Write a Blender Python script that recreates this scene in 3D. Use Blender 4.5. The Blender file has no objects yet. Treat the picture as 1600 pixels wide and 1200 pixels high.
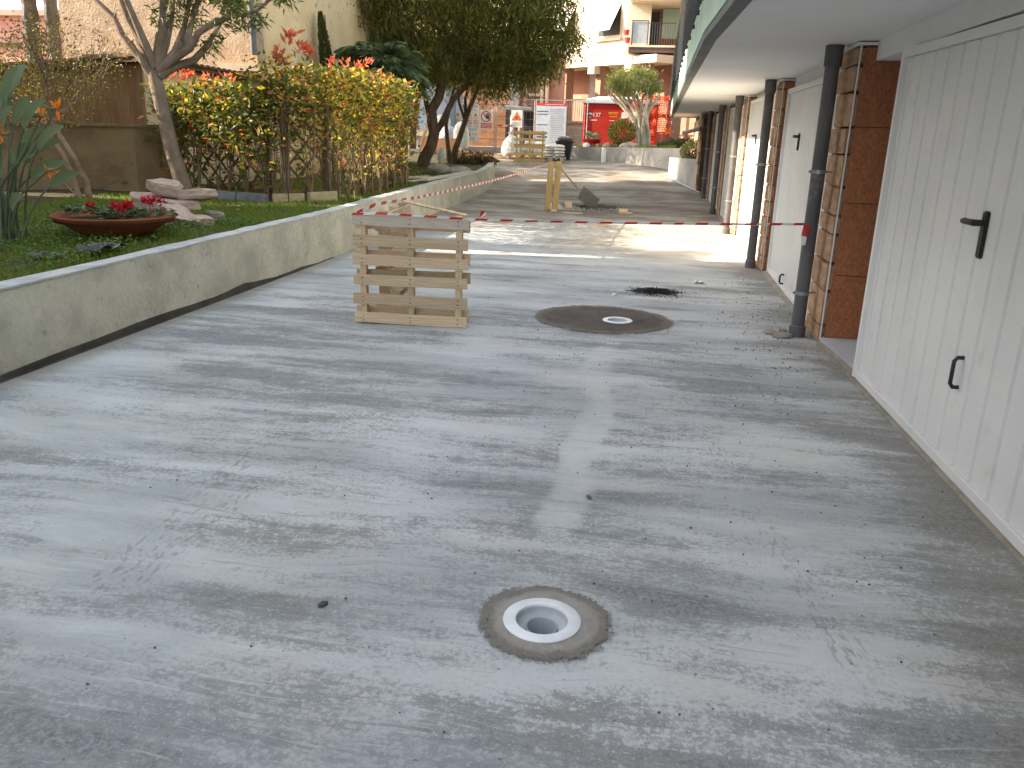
import bpy, bmesh, math, random
import numpy as np
from mathutils import Vector, Matrix
random.seed(7); rng = np.random.default_rng(11)
PI = math.pi; R_ = math.radians
sc = bpy.context.scene; C = sc.collection

# ---------------------------------------------------------------- camera, sky, sun, exposure
cd = bpy.data.cameras.new('camera'); cam = bpy.data.objects.new('camera', cd); C.objects.link(cam)
cd.sensor_width = 36.0; cd.lens = 36.0 * 1285.0 / 1600.0; cd.clip_end = 3000; cd.clip_start = 0.05
RM = Matrix(((0.98423822, -0.07850326, 0.15846881), (0.17451152, 0.28596426, -0.94221557), (0.02865058, 0.9550192, 0.29515667)))
cam.matrix_world = Matrix.Translation((0, 0, 1.6)) @ RM.to_4x4()
sc.camera = cam
SUN_T = Vector((1.0, 0.15, -0.583)).normalized()
el = math.asin(-SUN_T.z); az = math.atan2(-SUN_T.x, -SUN_T.y)
w = bpy.data.worlds.new('World'); sc.world = w; w.use_nodes = True
wn = w.node_tree; wn.nodes.clear()
wo = wn.nodes.new('ShaderNodeOutputWorld'); wb = wn.nodes.new('ShaderNodeBackground'); ws = wn.nodes.new('ShaderNodeTexSky')
ws.sky_type = 'NISHITA'; ws.sun_disc = False; ws.sun_elevation = el; ws.sun_rotation = az % (2 * PI)
ws.air_density = 1.0; ws.dust_density = 2.0; ws.ozone_density = 1.0
wb.inputs['Strength'].default_value = 0.13
whs = wn.nodes.new('ShaderNodeHueSaturation'); whs.inputs['Saturation'].default_value = 0.42
wn.links.new(ws.outputs[0], whs.inputs['Color']); wn.links.new(whs.outputs[0], wb.inputs[0]); wn.links.new(wb.outputs[0], wo.inputs[0])
sd = bpy.data.lights.new('sun', 'SUN'); sun = bpy.data.objects.new('sun', sd); C.objects.link(sun)
sd.energy = 4.2; sd.angle = R_(0.55); sd.color = (1.0, 0.86, 0.68)
sun.rotation_euler = SUN_T.to_track_quat('-Z', 'Y').to_euler(); sun.location = (-20, -3, 15)
vs = sc.view_settings; vs.view_transform = 'Standard'; vs.look = 'None'; vs.gamma = 1.0; vs.use_curve_mapping = False
vs.exposure = 2.05
sc.cycles.max_bounces = 8; sc.cycles.use_denoising = True

# ---------------------------------------------------------------- materials
class NG:
    def __init__(s, name):
        s.m = bpy.data.materials.new(name); s.m.use_nodes = True; s.nt = s.m.node_tree
        s.b = s.nt.nodes['Principled BSDF']; s.out = s.nt.nodes['Material Output']
    def n(s, t, inp=None, out=0, **kw):
        d = s.nt.nodes.new('ShaderNode' + t)
        for k, v in kw.items(): setattr(d, k, v)
        for k, v in (inp or {}).items():
            if hasattr(v, 'is_output'): s.nt.links.new(v, d.inputs[k])
            else: d.inputs[k].default_value = v
        return d.outputs[out]
    def math(s, op, a, b=0.0, clamp=False):
        return s.n('Math', {0: a, 1: b}, operation=op, use_clamp=clamp)
    def noise(s, vec, scale, detail=5, rough=.6, out=0, dist=0.0):
        return s.n('TexNoise', {'Vector': vec, 'Scale': scale, 'Detail': detail, 'Roughness': rough, 'Distortion': dist}, out)
    def map(s, vec, scale=(1, 1, 1), rot=(0, 0, 0), loc=(0, 0, 0)):
        return s.n('Mapping', {'Vector': vec, 'Scale': scale, 'Rotation': rot, 'Location': loc})
    def step(s, v, a, b, o0=0.0, o1=1.0):
        return s.n('MapRange', {'Value': v, 'From Min': a, 'From Max': b, 'To Min': o0, 'To Max': o1}, interpolation_type='SMOOTHSTEP')
    def mix(s, f, a, b, mode='MIX'):
        d = s.nt.nodes.new('ShaderNodeMix'); d.data_type = 'RGBA'; d.blend_type = mode
        for i, v in ((0, f), (6, a), (7, b)):
            if hasattr(v, 'is_output'): s.nt.links.new(v, d.inputs[i])
            elif i == 0: d.inputs[0].default_value = v
            else: d.inputs[i].default_value = (v[0], v[1], v[2], 1)
        return d.outputs[2]
    def set(s, **kw):
        for k, v in kw.items():
            k = k.replace('_', ' ')
            if hasattr(v, 'is_output'): s.nt.links.new(v, s.b.inputs[k])
            else: s.b.inputs[k].default_value = v
        return s
    def bump(s, h, strength=.3, dist=.01):
        s.set(Normal=s.n('Bump', {'Height': h, 'Strength': strength, 'Distance': dist}))

def obj_vec(g):
    tc = g.n('TexCoord', out=3); r = g.n('ObjectInfo', out=5)
    sh = g.n('CombineXYZ', {0: g.math('MULTIPLY', r, 37.0), 1: g.math('MULTIPLY', r, 11.0), 2: g.math('MULTIPLY', r, 23.0)})
    return g.n('VectorMath', {0: tc, 1: sh}, operation='ADD'), r

def surf(name, c1, c2, scale=4, stretch=(1, 1, 1), rough=.85, bump=.3, bscale=40, bdist=.008, fine=.25, jitter=.0, lo=.35, hi=.65, spec=.3, metal=0, c3=None, s3=9):
    g = NG(name); v, r = obj_vec(g)
    v2 = g.map(v, stretch)
    f = g.step(g.noise(v2, scale, 7, .62), lo, hi)
    col = g.mix(f, c1, c2)
    if c3: col = g.mix(g.step(g.noise(v2, s3, 6, .7), .58, .7), col, c3)
    fn = g.noise(v2, bscale, 4, .7)
    col = g.mix(fine, col, g.mix(fn, (.35, .35, .35), (1.3, 1.3, 1.3)), 'MULTIPLY') if fine else col
    if jitter:
        hs = g.n('HueSaturation', {'Color': col, 'Value': g.n('MapRange', {'Value': r, 'To Min': 1 - jitter, 'To Max': 1 + jitter})})
        col = hs
    g.set(Base_Color=col, Roughness=rough, Metallic=metal); g.b.inputs['Specular IOR Level'].default_value = spec
    if bump: g.bump(g.math('ADD', fn, g.math('MULTIPLY', f, .4)), bump, bdist)
    return g.m

def flat(name, c, rough=.6, metal=0, spec=.4):
    return surf(name, [x * .88 for x in c], [min(1, x * 1.06) for x in c], 6, rough=rough, bump=.08, bscale=90, bdist=.002, fine=.12, spec=spec, metal=metal)

def leafmat(name, c1, c2, trans=.35, rough=.5):
    g = NG(name); P = g.n('NewGeometry')
    rnd = g.n('NewGeometry', out=8)
    f = g.noise(P, 9, 3, .6)
    col = g.mix(g.math('ADD', g.math('MULTIPLY', f, .6), g.math('MULTIPLY', rnd, .5), True), c1, c2)
    g.set(Base_Color=col, Roughness=rough); g.b.inputs['Specular IOR Level'].default_value = .35
    tr = g.n('BsdfTranslucent', {'Color': g.mix(1.0, col, (1.7, 1.6, .8), 'MULTIPLY')})
    mx = g.n('MixShader', {0: trans, 1: g.b.outputs[0], 2: tr})
    g.nt.links.new(mx, g.out.inputs[0])
    return g.m

M = {}
M['plaster_wall'] = surf('rough_wall_concrete', (.45, .41, .335), (.62, .565, .47), 2.3, rough=.95, bump=.7, bscale=26, bdist=.014, fine=.38, c3=(.33, .31, .27), s3=11, lo=.34, hi=.64)
M['wall_cap'] = surf('wall_cap_cement', (.46, .47, .47), (.62, .62, .60), 5, rough=.9, bump=.6, bscale=30, bdist=.01, c3=(.3, .29, .27), s3=12)
M['bitumen'] = surf('dark_membrane', (.045, .04, .036), (.09, .075, .065), 4, rough=.7, bump=.3)
M['soil'] = surf('bed_soil', (.055, .045, .025), (.10, .085, .04), 3, rough=1, bump=.8, bscale=25, bdist=.03, c3=(.05, .07, .02), s3=2.5)
M['white_metal'] = surf('painted_white_sheet', (.74, .75, .745), (.81, .815, .80), 1.2, rough=.5, bump=.05, bscale=80, fine=.05, spec=.4, c3=(.70, .695, .675), s3=3)
M['white_paint'] = surf('soffit_paint', (.74, .74, .73), (.80, .80, .785), .7, rough=.9, bump=.15, bscale=60, bdist=.003, fine=.06)
M['grey_paint'] = surf('grey_wall_paint', (.42, .42, .43), (.52, .52, .52), 1.0, rough=.9, bump=.2, bscale=50, fine=.1)
M['stone_orange'] = surf('split_face_stone', (.53, .31, .18), (.70, .47, .30), 3.5, rough=.95, bump=.9, bscale=22, bdist=.02, fine=.3, jitter=.14, c3=(.42, .3, .2), s3=10)
M['stone_red'] = surf('brown_polished_stone', (.30, .105, .045), (.46, .18, .08), 22, rough=.55, bump=.15, bscale=70, fine=.3, jitter=.1, c3=(.36, .17, .09), s3=40)
M['mortar'] = surf('dark_joint_mortar', (.09, .07, .055), (.16, .13, .1), 8, rough=1, bump=.6)
M['pvc'] = surf('grey_plastic_pipe', (.10, .10, .105), (.135, .135, .14), 2, rough=.5, bump=.05, fine=.08, c3=(.2, .19, .18), s3=4)
M['green'] = surf('pale_green_plaster', (.42, .55, .43), (.50, .62, .50), 1.3, (1, 1, .4), rough=.9, bump=.2, bscale=50, fine=.1, c3=(.34, .42, .34), s3=4)
M['dripgrey'] = surf('grey_drip_edge', (.15, .16, .15), (.20, .21, .2), 2, rough=.9, bump=.1)
M['dark_rail'] = flat('dark_painted_steel', (.025, .03, .035), .5)
M['black'] = flat('black_plastic', (.02, .02, .022), .45)
M['wood'] = surf('raw_pallet_wood', (.55, .40, .25), (.73, .57, .385), 5, (.35, 3.5, 3.5), rough=.9, bump=.5, bscale=30, bdist=.004, fine=.4, jitter=.2, c3=(.30, .21, .13), s3=4)
M['wood_grey'] = surf('weathered_wood', (.50, .435, .345), (.67, .585, .465), 5, (.35, 3.5, 3.5), rough=.95, bump=.4, bscale=30, bdist=.004, fine=.3, jitter=.12, c3=(.28, .25, .21), s3=5)
M['wood_yellow'] = surf('yellow_pine_wood', (.46, .30, .12), (.60, .43, .20), 5, (3, 3, .4), rough=.9, bump=.3, fine=.25, jitter=.15)
M['nail'] = flat('dark_nail_stain', (.05, .04, .03), .7)
M['tape_red'] = flat('red_barrier_film', (.55, .025, .02), .35)
M['tape_white'] = flat('white_barrier_film', (.75, .73, .72), .35)
M['drain_white'] = flat('white_drain_plastic', (.82, .85, .86), .4)
M['drain_grey'] = flat('grey_drain_plastic', (.46, .49, .51), .45)
M['mortar_fresh'] = surf('fresh_trowelled_mortar', (.27, .24, .20), (.36, .33, .285), 5, rough=.9, bump=.5, bscale=50, bdist=.006, fine=.25, c3=(.19, .165, .135), s3=14)
def ring_mat():
    g = NG('trowelled_ring_mortar'); P = g.n('NewGeometry'); d = g.n('VectorMath', {0: P, 1: (-.27, 2.43, 0)}, out=1, operation='DISTANCE')
    nz = g.noise(P, 14, 5, .7); fn = g.noise(P, 90, 3, .7); dd = g.math('ADD', d, g.math('MULTIPLY', g.math('SUBTRACT', nz, .5), .09))
    col = g.mix(g.step(nz, .35, .65), (.30, .275, .24), (.38, .35, .31)); col = g.mix(g.step(dd, .165, .195), col, g.mix(fn, (.13, .118, .098), (.29, .265, .225)))
    col = g.mix(.25, col, g.mix(fn, (.4, .4, .4), (1.3, 1.3, 1.3)), 'MULTIPLY'); g.set(Base_Color=col, Roughness=.9); g.bump(g.math('ADD', fn, g.math('MULTIPLY', nz, 1.5)), .6, .006)
    a = g.math('ADD', dd, g.math('MULTIPLY', g.math('SUBTRACT', fn, .5), .09)); g.set(Alpha=g.step(a, .235, .21)); return g.m
def damp_mat():
    g = NG('damp_mortar_layer'); P = g.n('NewGeometry'); q = g.n('VectorMath', {0: P, 1: (.415, -7.27, 0)}, operation='ADD'); q = g.n('VectorMath', {0: q, 1: (1.6, 1.75, 0)}, operation='MULTIPLY')
    d = g.n('VectorMath', {0: q}, out=1, operation='LENGTH'); nz = g.noise(P, 5, 5, .7); fn = g.noise(g.map(P, (.5, 1, 1)), 60, 3, .75)
    dd = g.math('ADD', d, g.math('MULTIPLY', g.math('SUBTRACT', nz, .5), .30)); dd = g.math('ADD', dd, g.math('MULTIPLY', g.math('SUBTRACT', fn, .5), .28))
    col = g.mix(g.step(nz, .35, .65), (.06, .05, .042), (.10, .08, .06)); col = g.mix(g.step(dd, .78, .98), col, (.17, .14, .105)); col = g.mix(.3, col, g.mix(fn, (.4, .4, .4), (1.4, 1.4, 1.4)), 'MULTIPLY')
    g.set(Base_Color=col, Roughness=.8, Alpha=g.step(dd, 1.02, .93)); g.bump(g.math('ADD', fn, nz), .5, .006); return g.m
M['mortar_ring'] = ring_mat(); M['damp_layer'] = damp_mat()
M['mortar_wet'] = surf('damp_mortar', (.068, .054, .042), (.115, .09, .068), 3, (1, 1, 1), rough=.75, bump=.5, bscale=45, bdist=.006, fine=.3, c3=(.085, .075, .065), s3=4)
M['black_grit'] = surf('black_grit', (.012, .012, .012), (.04, .04, .038), 20, rough=.9, bump=.5)
M['pebble'] = surf('small_stone', (.08, .075, .07), (.25, .24, .22), 3, rough=.95, bump=.3, jitter=.4)
M['terracotta'] = surf('terracotta', (.22, .062, .024), (.31, .098, .042), 3, rough=.8, bump=.2, bscale=40, fine=.2, c3=(.19, .085, .05), s3=6)
M['bark'] = surf('grey_bark', (.19, .135, .095), (.31, .235, .17), 6, (1, 1, .5), rough=.95, bump=.6, bscale=35, bdist=.01, c3=(.14, .11, .085), s3=9)
M['bark_dark'] = surf('brown_bark', (.085, .055, .035), (.16, .105, .065), 6, (1, 1, .4), rough=.95, bump=.7, bscale=30, bdist=.015)
M['bark_pale'] = surf('pale_bark', (.34, .29, .22), (.52, .46, .37), 6, (1, 1, .4), rough=.95, bump=.5, bscale=30, bdist=.012)
M['twig'] = surf('brown_twig', (.17, .115, .07), (.31, .215, .14), 6, rough=.95, bump=.4)
M['beige_rough'] = surf('roughcast_beige', (.56, .39, .26), (.72, .54, .38), 2.2, rough=.98, bump=1.0, bscale=24, bdist=.08, fine=.3, c3=(.78, .62, .46), s3=8)
M['beige_smooth'] = surf('beige_side_render', (.68, .49, .27), (.80, .61, .38), 1.2, rough=.98, bump=.5, bscale=25, bdist=.02, fine=.25, c3=(.42, .3, .18), s3=5)  # warmer and brighter than the front to carry bounced sunlight
M['brown_rough'] = surf('brown_garden_wall', (.22, .15, .08), (.33, .235, .13), 2.5, rough=1, bump=.9, bscale=25, bdist=.02, fine=.3, c3=(.10, .085, .04), s3=4)
M['hut_brown'] = surf('hut_brown_boards', (.21, .12, .058), (.30, .185, .095), 5, (3, 3, .4), rough=.95, bump=.3)
M['hut_pale'] = surf('hut_pale_render', (.50, .40, .25), (.60, .49, .32), 3, rough=.95, bump=.3)
M['tile_dark'] = surf('old_roof_tile', (.07, .045, .03), (.15, .09, .055), 5, rough=.95, bump=.5, jitter=.2)
M['lattice'] = surf('dark_lattice_wood', (.09, .06, .035), (.16, .11, .07), 5, (1, 1, .4), rough=.95, bump=.3)
M['marble'] = surf('grey_kerb_stone', (.16, .17, .18), (.26, .27, .28), 5, rough=.7, bump=.3, jitter=.15)
M['kerb_y'] = surf('yellow_kerb_stone', (.40, .32, .18), (.52, .43, .27), 5, rough=.9, bump=.4)
M['slab_pink'] = surf('pink_quartzite', (.46, .31, .24), (.60, .48, .40), 4, rough=.9, bump=.6, bscale=20, bdist=.01, jitter=.15, c3=(.56, .30, .18), s3=6)
M['brickwall'] = surf('terracotta_cladding', (.30, .14, .07), (.42, .22, .12), 2, rough=.95, bump=.3, jitter=.12)
M['facade'] = surf('cream_facade', (.70, .58, .42), (.78, .67, .51), .8, rough=.95, bump=.2, fine=.1)
M['facade_brown'] = surf('red_brown_facade', (.33, .175, .115), (.41, .225, .15), 1.5, rough=.95, bump=.3, fine=.15)
M['beige_trim'] = surf('beige_trim', (.60, .47, .32), (.70, .57, .41), 3, rough=.9, bump=.2)
M['shutter'] = flat('white_shutter', (.76, .74, .70), .6)
M['dark_int'] = flat('dark_opening', (.03, .027, .025), .6)
M['balc_brown'] = flat('brown_balcony_band', (.09, .055, .045), .8)
M['red_site'] = surf('red_cabin_sheet', (.36, .016, .010), (.44, .028, .016), 1.5, rough=.5, bump=.1, fine=.1)
M['grey_roof'] = flat('grey_cabin_roof', (.40, .44, .47), .5)
M['orange_net'] = flat('orange_safety_net', (.60, .055, .012), .5)
M['galv'] = flat('galvanised_steel', (.35, .38, .40), .4, .6)
M['concrete_col'] = surf('grey_column_concrete', (.26, .24, .21), (.36, .33, .29), 3, rough=.9, bump=.3)
M['print_white'] = flat('white_sign_board', (.76, .75, .74), .5)
M['print_blue'] = flat('pale_blue_print', (.52, .57, .66), .5)
M['print_red'] = flat('red_print', (.60, .05, .05), .5)
M['print_dark'] = flat('dark_print', (.06, .06, .07), .5)
M['print_yellow'] = flat('yellow_print', (.75, .48, .03), .5)
M['print_orange'] = flat('orange_print', (.85, .20, .02), .5)
M['print_grey'] = flat('grey_print', (.35, .36, .38), .5)
M['white_sack'] = surf('white_woven_sack', (.62, .60, .56), (.76, .74, .70), 6, rough=.8, bump=.5, bscale=14, bdist=.02)
M['blue_grey'] = flat('slate_blue_sheet', (.20, .25, .33), .7)
M['planter'] = surf('planter_concrete', (.32, .305, .275), (.45, .43, .39), 1.5, rough=.95, bump=.3, bscale=25, c3=(.26, .245, .22), s3=5)
M['rock'] = surf('garden_rock', (.28, .23, .18), (.42, .36, .29), 5, rough=.95, bump=.7, bscale=15, bdist=.02, jitter=.15)
M['red_house'] = surf('salmon_house', (.54, .26, .19), (.62, .33, .245), 1, rough=.95, bump=.1, fine=.08)
M['plain_house'] = surf('ochre_house', (.45, .36, .26), (.55, .45, .34), .6, rough=.95, bump=.2)
M['glass_dark'] = flat('dark_window_glass', (.02, .025, .03), .1)
M['terrain'] = surf('far_ground', (.18, .16, .13), (.26, .24, .2), .4, rough=1, bump=.3)
M['black_sheet'] = surf('black_plastic_sheet', (.025, .025, .03), (.06, .06, .065), 5, rough=.35, bump=.5, bscale=8, bdist=.03)
M['lamp_white'] = flat('white_lamp_globe', (.75, .74, .7), .4)
M['blade'] = flat('worn_blade', (.21, .185, .155), .7)
M['copper'] = flat('brown_downpipe', (.13, .085, .055), .6)
M['straw_ol'] = leafmat('dry_leaf', (.16, .08, .03), (.30, .17, .07), .15)
M['L_grass'] = leafmat('grass_blade', (.085, .15, .016), (.20, .28, .045), .3)
M['L_grass_dry'] = leafmat('dry_grass_blade', (.16, .15, .05), (.26, .22, .08), .3)
M['L_clover'] = leafmat('clover_leaf', (.05, .12, .02), (.11, .20, .04), .25)
M['L_hedge'] = leafmat('hedge_leaf_green', (.045, .075, .018), (.15, .17, .035), .42)
M['L_hedge_y'] = leafmat('hedge_leaf_yellow', (.30, .25, .045), (.50, .38, .08), .58)  # yellow colour carries the glow of sun through the hedge leaves
M['L_hedge_o'] = leafmat('hedge_leaf_orange', (.38, .15, .04), (.52, .26, .08), .5)
M['L_red'] = leafmat('red_shoot_leaf', (.42, .075, .05), (.58, .17, .12), .4)
M['L_dark'] = leafmat('dark_evergreen_leaf', (.04, .056, .016), (.12, .125, .032), .45)
M['L_olive'] = leafmat('olive_evergreen_leaf', (.11, .115, .026), (.26, .23, .05), .55)
M['L_blue'] = leafmat('blue_green_strap', (.11, .16, .085), (.24, .30, .17), .25)
M['L_strel'] = leafmat('bird_leaf', (.10, .145, .09), (.18, .23, .14), .2)
M['L_tree'] = leafmat('small_tree_leaf', (.06, .085, .025), (.15, .17, .05), .35)
M['L_shrub'] = leafmat('shrub_olive_leaf', (.10, .095, .03), (.20, .175, .055), .35)
M['L_pale'] = leafmat('pale_green_leaf', (.16, .19, .06), (.30, .31, .12), .35)
M['L_succ'] = leafmat('succulent_leaf', (.16, .18, .08), (.28, .29, .15), .2)
M['L_deep'] = leafmat('deep_green_leaf', (.03, .055, .018), (.09, .12, .04), .3)
M['L_cyc'] = leafmat('cyclamen_leaf', (.05, .08, .06), (.11, .15, .11), .2)
M['petal_red'] = leafmat('crimson_petal', (.40, .008, .025), (.52, .02, .05), .3)
M['petal_orange'] = leafmat('orange_petal', (.72, .16, .015), (.80, .25, .03), .35)
M['petal_white'] = leafmat('white_petal', (.75, .75, .72), (.8, .8, .78), .3)

# driveway: cement film with transverse darker streaks, grainy edges, tyre scuffs, trowelled centre strip
def driveway_mat():
    g = NG('cement_yard'); P = g.n('NewGeometry')
    sx = g.n('SeparateXYZ', {0: P}); X = sx; Y = g.nt.nodes[-1].outputs[1]
    wv = g.noise(P, .8, 3, .5, out=1)
    Pw = g.n('VectorMath', {0: P, 1: g.n('VectorMath', {0: wv, 1: (.35, .35, 0)}, operation='MULTIPLY')}, operation='ADD')
    st = g.noise(g.map(Pw, (.62, 3.3, 1), (0, 0, .09)), 1.0, 9, .68); iso = g.noise(Pw, 2.1, 8, .66)
    st2 = g.noise(g.map(P, (1.1, 8, 1), (0, 0, -.04), (4, 2, 0)), 1.0, 7, .7)
    big = g.noise(P, .55, 3, .5)
    fine = g.noise(P, 55, 3, .75); fin2 = g.noise(P, 170, 2, .7); mid = g.noise(P, 14, 5, .7)
    v = g.math('ADD', g.math('MULTIPLY', st, .62), g.math('MULTIPLY', st2, .28)); v = g.math('ADD', v, g.math('MULTIPLY', iso, .16))
    v = g.math('ADD', v, g.math('MULTIPLY', big, .42))
    v = g.math('ADD', v, g.math('MULTIPLY', fine, .40)); v = g.math('ADD', v, g.math('MULTIPLY', mid, .24)); v = g.math('ADD', v, g.math('MULTIPLY', fin2, .12))
    # smooth strip between the two drains
    cx = g.math('ABSOLUTE', g.math('ADD', X, g.math('ADD', .30, g.math('MULTIPLY', g.math('SUBTRACT', g.noise(P, 1.2, 2, .5), .5), .35))))
    strip = g.math('MULTIPLY', g.step(cx, .03, .12, 1, 0), g.math('MULTIPLY', g.step(Y, 2.9, 3.3), g.step(Y, 5.6, 6.6, 1, 0)))
    v = g.math('SUBTRACT', v, g.math('MULTIPLY', strip, .14)); v = g.math('SUBTRACT', v, g.math('MULTIPLY', g.step(Y, 6, 8), .02))
    # dirt along the garages
    door = g.math('MULTIPLY', g.step(g.math('ADD', X, g.math('MULTIPLY', big, .5)), 1.05, 1.75), g.step(Y, 14, 11))
    v = g.math('ADD', v, g.math('MULTIPLY', door, .12))
    v = g.math('ADD', v, g.math('MULTIPLY', g.math('MULTIPLY', g.step(g.math('ADD', Y, g.math('MULTIPLY', big, .8)), 2.65, 2.25), g.step(X, .2, -.4)), .035))
    broad = g.step(g.noise(g.map(Pw, (.45, 1.5, 1), loc=(7, 3, 0)), 1.0, 6, .6), .36, .64)
    gr2 = g.noise(P, 26, 4, .8); v = g.math('ADD', v, g.math('MULTIPLY', g.math('SUBTRACT', gr2, .5), .22)); grain = g.step(v, 1.095, 1.20); soft = g.step(v, 1.0, 1.26)
    light = g.mix(broad, (.40, .418, .42), (.60, .618, .612)); light = g.mix(g.math('MULTIPLY', g.step(g.noise(P, 1.3, 4, .6), .47, .66), .6), light, (.56, .54, .495))
    light = g.mix(.5, light, g.mix(mid, (.72, .72, .72), (1.25, 1.25, 1.25)), 'MULTIPLY')
    fc2 = g.step(g.math('ADD', g.math('MULTIPLY', fine, .6), g.math('MULTIPLY', gr2, .4)), .36, .64); dk = g.mix(fc2, (.085, .09, .09), (.33, .345, .345)); dk = g.mix(g.math('MAXIMUM', g.step(g.noise(P, .9, 3, .6), .48, .62), g.math('MULTIPLY', door, .8)), dk, g.mix(fc2, (.095, .09, .078), (.32, .305, .275)))
    col = g.mix(g.math('MULTIPLY', soft, .42), light, (.245, .252, .252)); col = g.mix(g.math('MULTIPLY', grain, .74), col, dk)
    col = g.mix(g.math('MULTIPLY', door, .26), col, (.20, .19, .17))
    scr = g.math('MULTIPLY', g.step(g.noise(g.map(Pw, (1.6, 52, 1), (0, 0, .05)), 1.0, 3, .6), .56, .66), g.step(g.noise(P, 1.1, 3, .6), .42, .58))
    col = g.mix(g.math('MULTIPLY', scr, .38), col, (.19, .187, .18))
    scr2 = g.math('MULTIPLY', g.step(g.noise(g.map(Pw, (2.2, 40, 1), (0, 0, -.12), (3, 1, 0)), 1.0, 3, .6), .57, .66), g.step(g.noise(P, .9, 3, .6), .56, .44))
    col = g.mix(g.math('MULTIPLY', scr2, .35), col, (.64, .65, .64))
    col = g.mix(g.math('MULTIPLY', g.math('MULTIPLY', strip, g.step(mid, .25, .65)), .45), col, (.58, .585, .57))
    # tyre scuffs: short dark dashes running with the traffic
    for (ax, ay, ang, wd, sd_) in ((-1.90, 3.0, -.05, .09, 3), (-1.71, 4.0, .03, .08, 9), (.69, 2.8, -.19, .08, 15), (.47, 3.9, -.17, .07, 21)):
        q = g.map(P, rot=(0, 0, ang), loc=(0, 0, 0))
        c, s = math.cos(ang), math.sin(ang); lx = c * ax - s * ay
        qs = g.n('SeparateXYZ', {0: q}); qy = g.nt.nodes[-1].outputs[1]
        d = g.math('ABSOLUTE', g.math('SUBTRACT', qs, lx))
        band = g.step(d, wd * .5, wd, 1, 0)
        dash = g.noise(g.map(q, (52, 15, 1), (0, 0, .1), (sd_, sd_, 0)), 1.0, 2, .5)
        gate = g.step(g.noise(g.map(q, (1, .9, 1), loc=(sd_, 0, 0)), 1.0, 2, .5), .47, .6)
        mk = g.math('MULTIPLY', g.math('MULTIPLY', band, g.step(g.math('ADD', dash, g.math('MULTIPLY', fine, .1)), .60, .66)), gate)
        col = g.mix(g.math('MULTIPLY', mk, .4), col, (.17, .165, .16))
    edge = g.step(g.math('ADD', X, g.math('MULTIPLY', mid, .12)), -3.66, -3.84)
    col = g.mix(g.math('MULTIPLY', edge, .6), col, (.34, .29, .225))
    # far end: dusty brown compacted surface
    farv = g.math('ADD', Y, g.math('MULTIPLY', big, 5))
    far = g.step(farv, 15.5, 19.5)
    fc = g.mix(g.step(g.noise(g.map(Pw, (.6, 1.0, 1)), 1.0, 8, .72), .4, .62), (.20, .165, .125), (.38, .35, .30))
    col = g.mix(far, col, fc)
    sand = g.math('MULTIPLY', g.math('MULTIPLY', g.step(farv, 13, 15), g.step(farv, 19, 17, 0, 1)), g.step(X, -2.2, -.6))
    col = g.mix(g.math('MULTIPLY', sand, .55), col, (.44, .37, .28))
    col = g.mix(.35, col, g.mix(fin2, (.45, .45, .45), (1.35, 1.35, 1.35)), 'MULTIPLY')
    sp = g.step(g.noise(P, 38, 1, .5), .74, .78)
    col = g.mix(g.math('MULTIPLY', sp, .6), col, (.11, .105, .1))
    g.set(Base_Color=col, Roughness=.9); g.b.inputs['Specular IOR Level'].default_value = .25
    h = g.math('ADD', g.math('MULTIPLY', fine, .5), g.math('ADD', g.math('MULTIPLY', mid, .5), g.math('MULTIPLY', fin2, .35)))
    g.bump(h, .45, .006)
    return g.m
M['driveway'] = driveway_mat()

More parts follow.
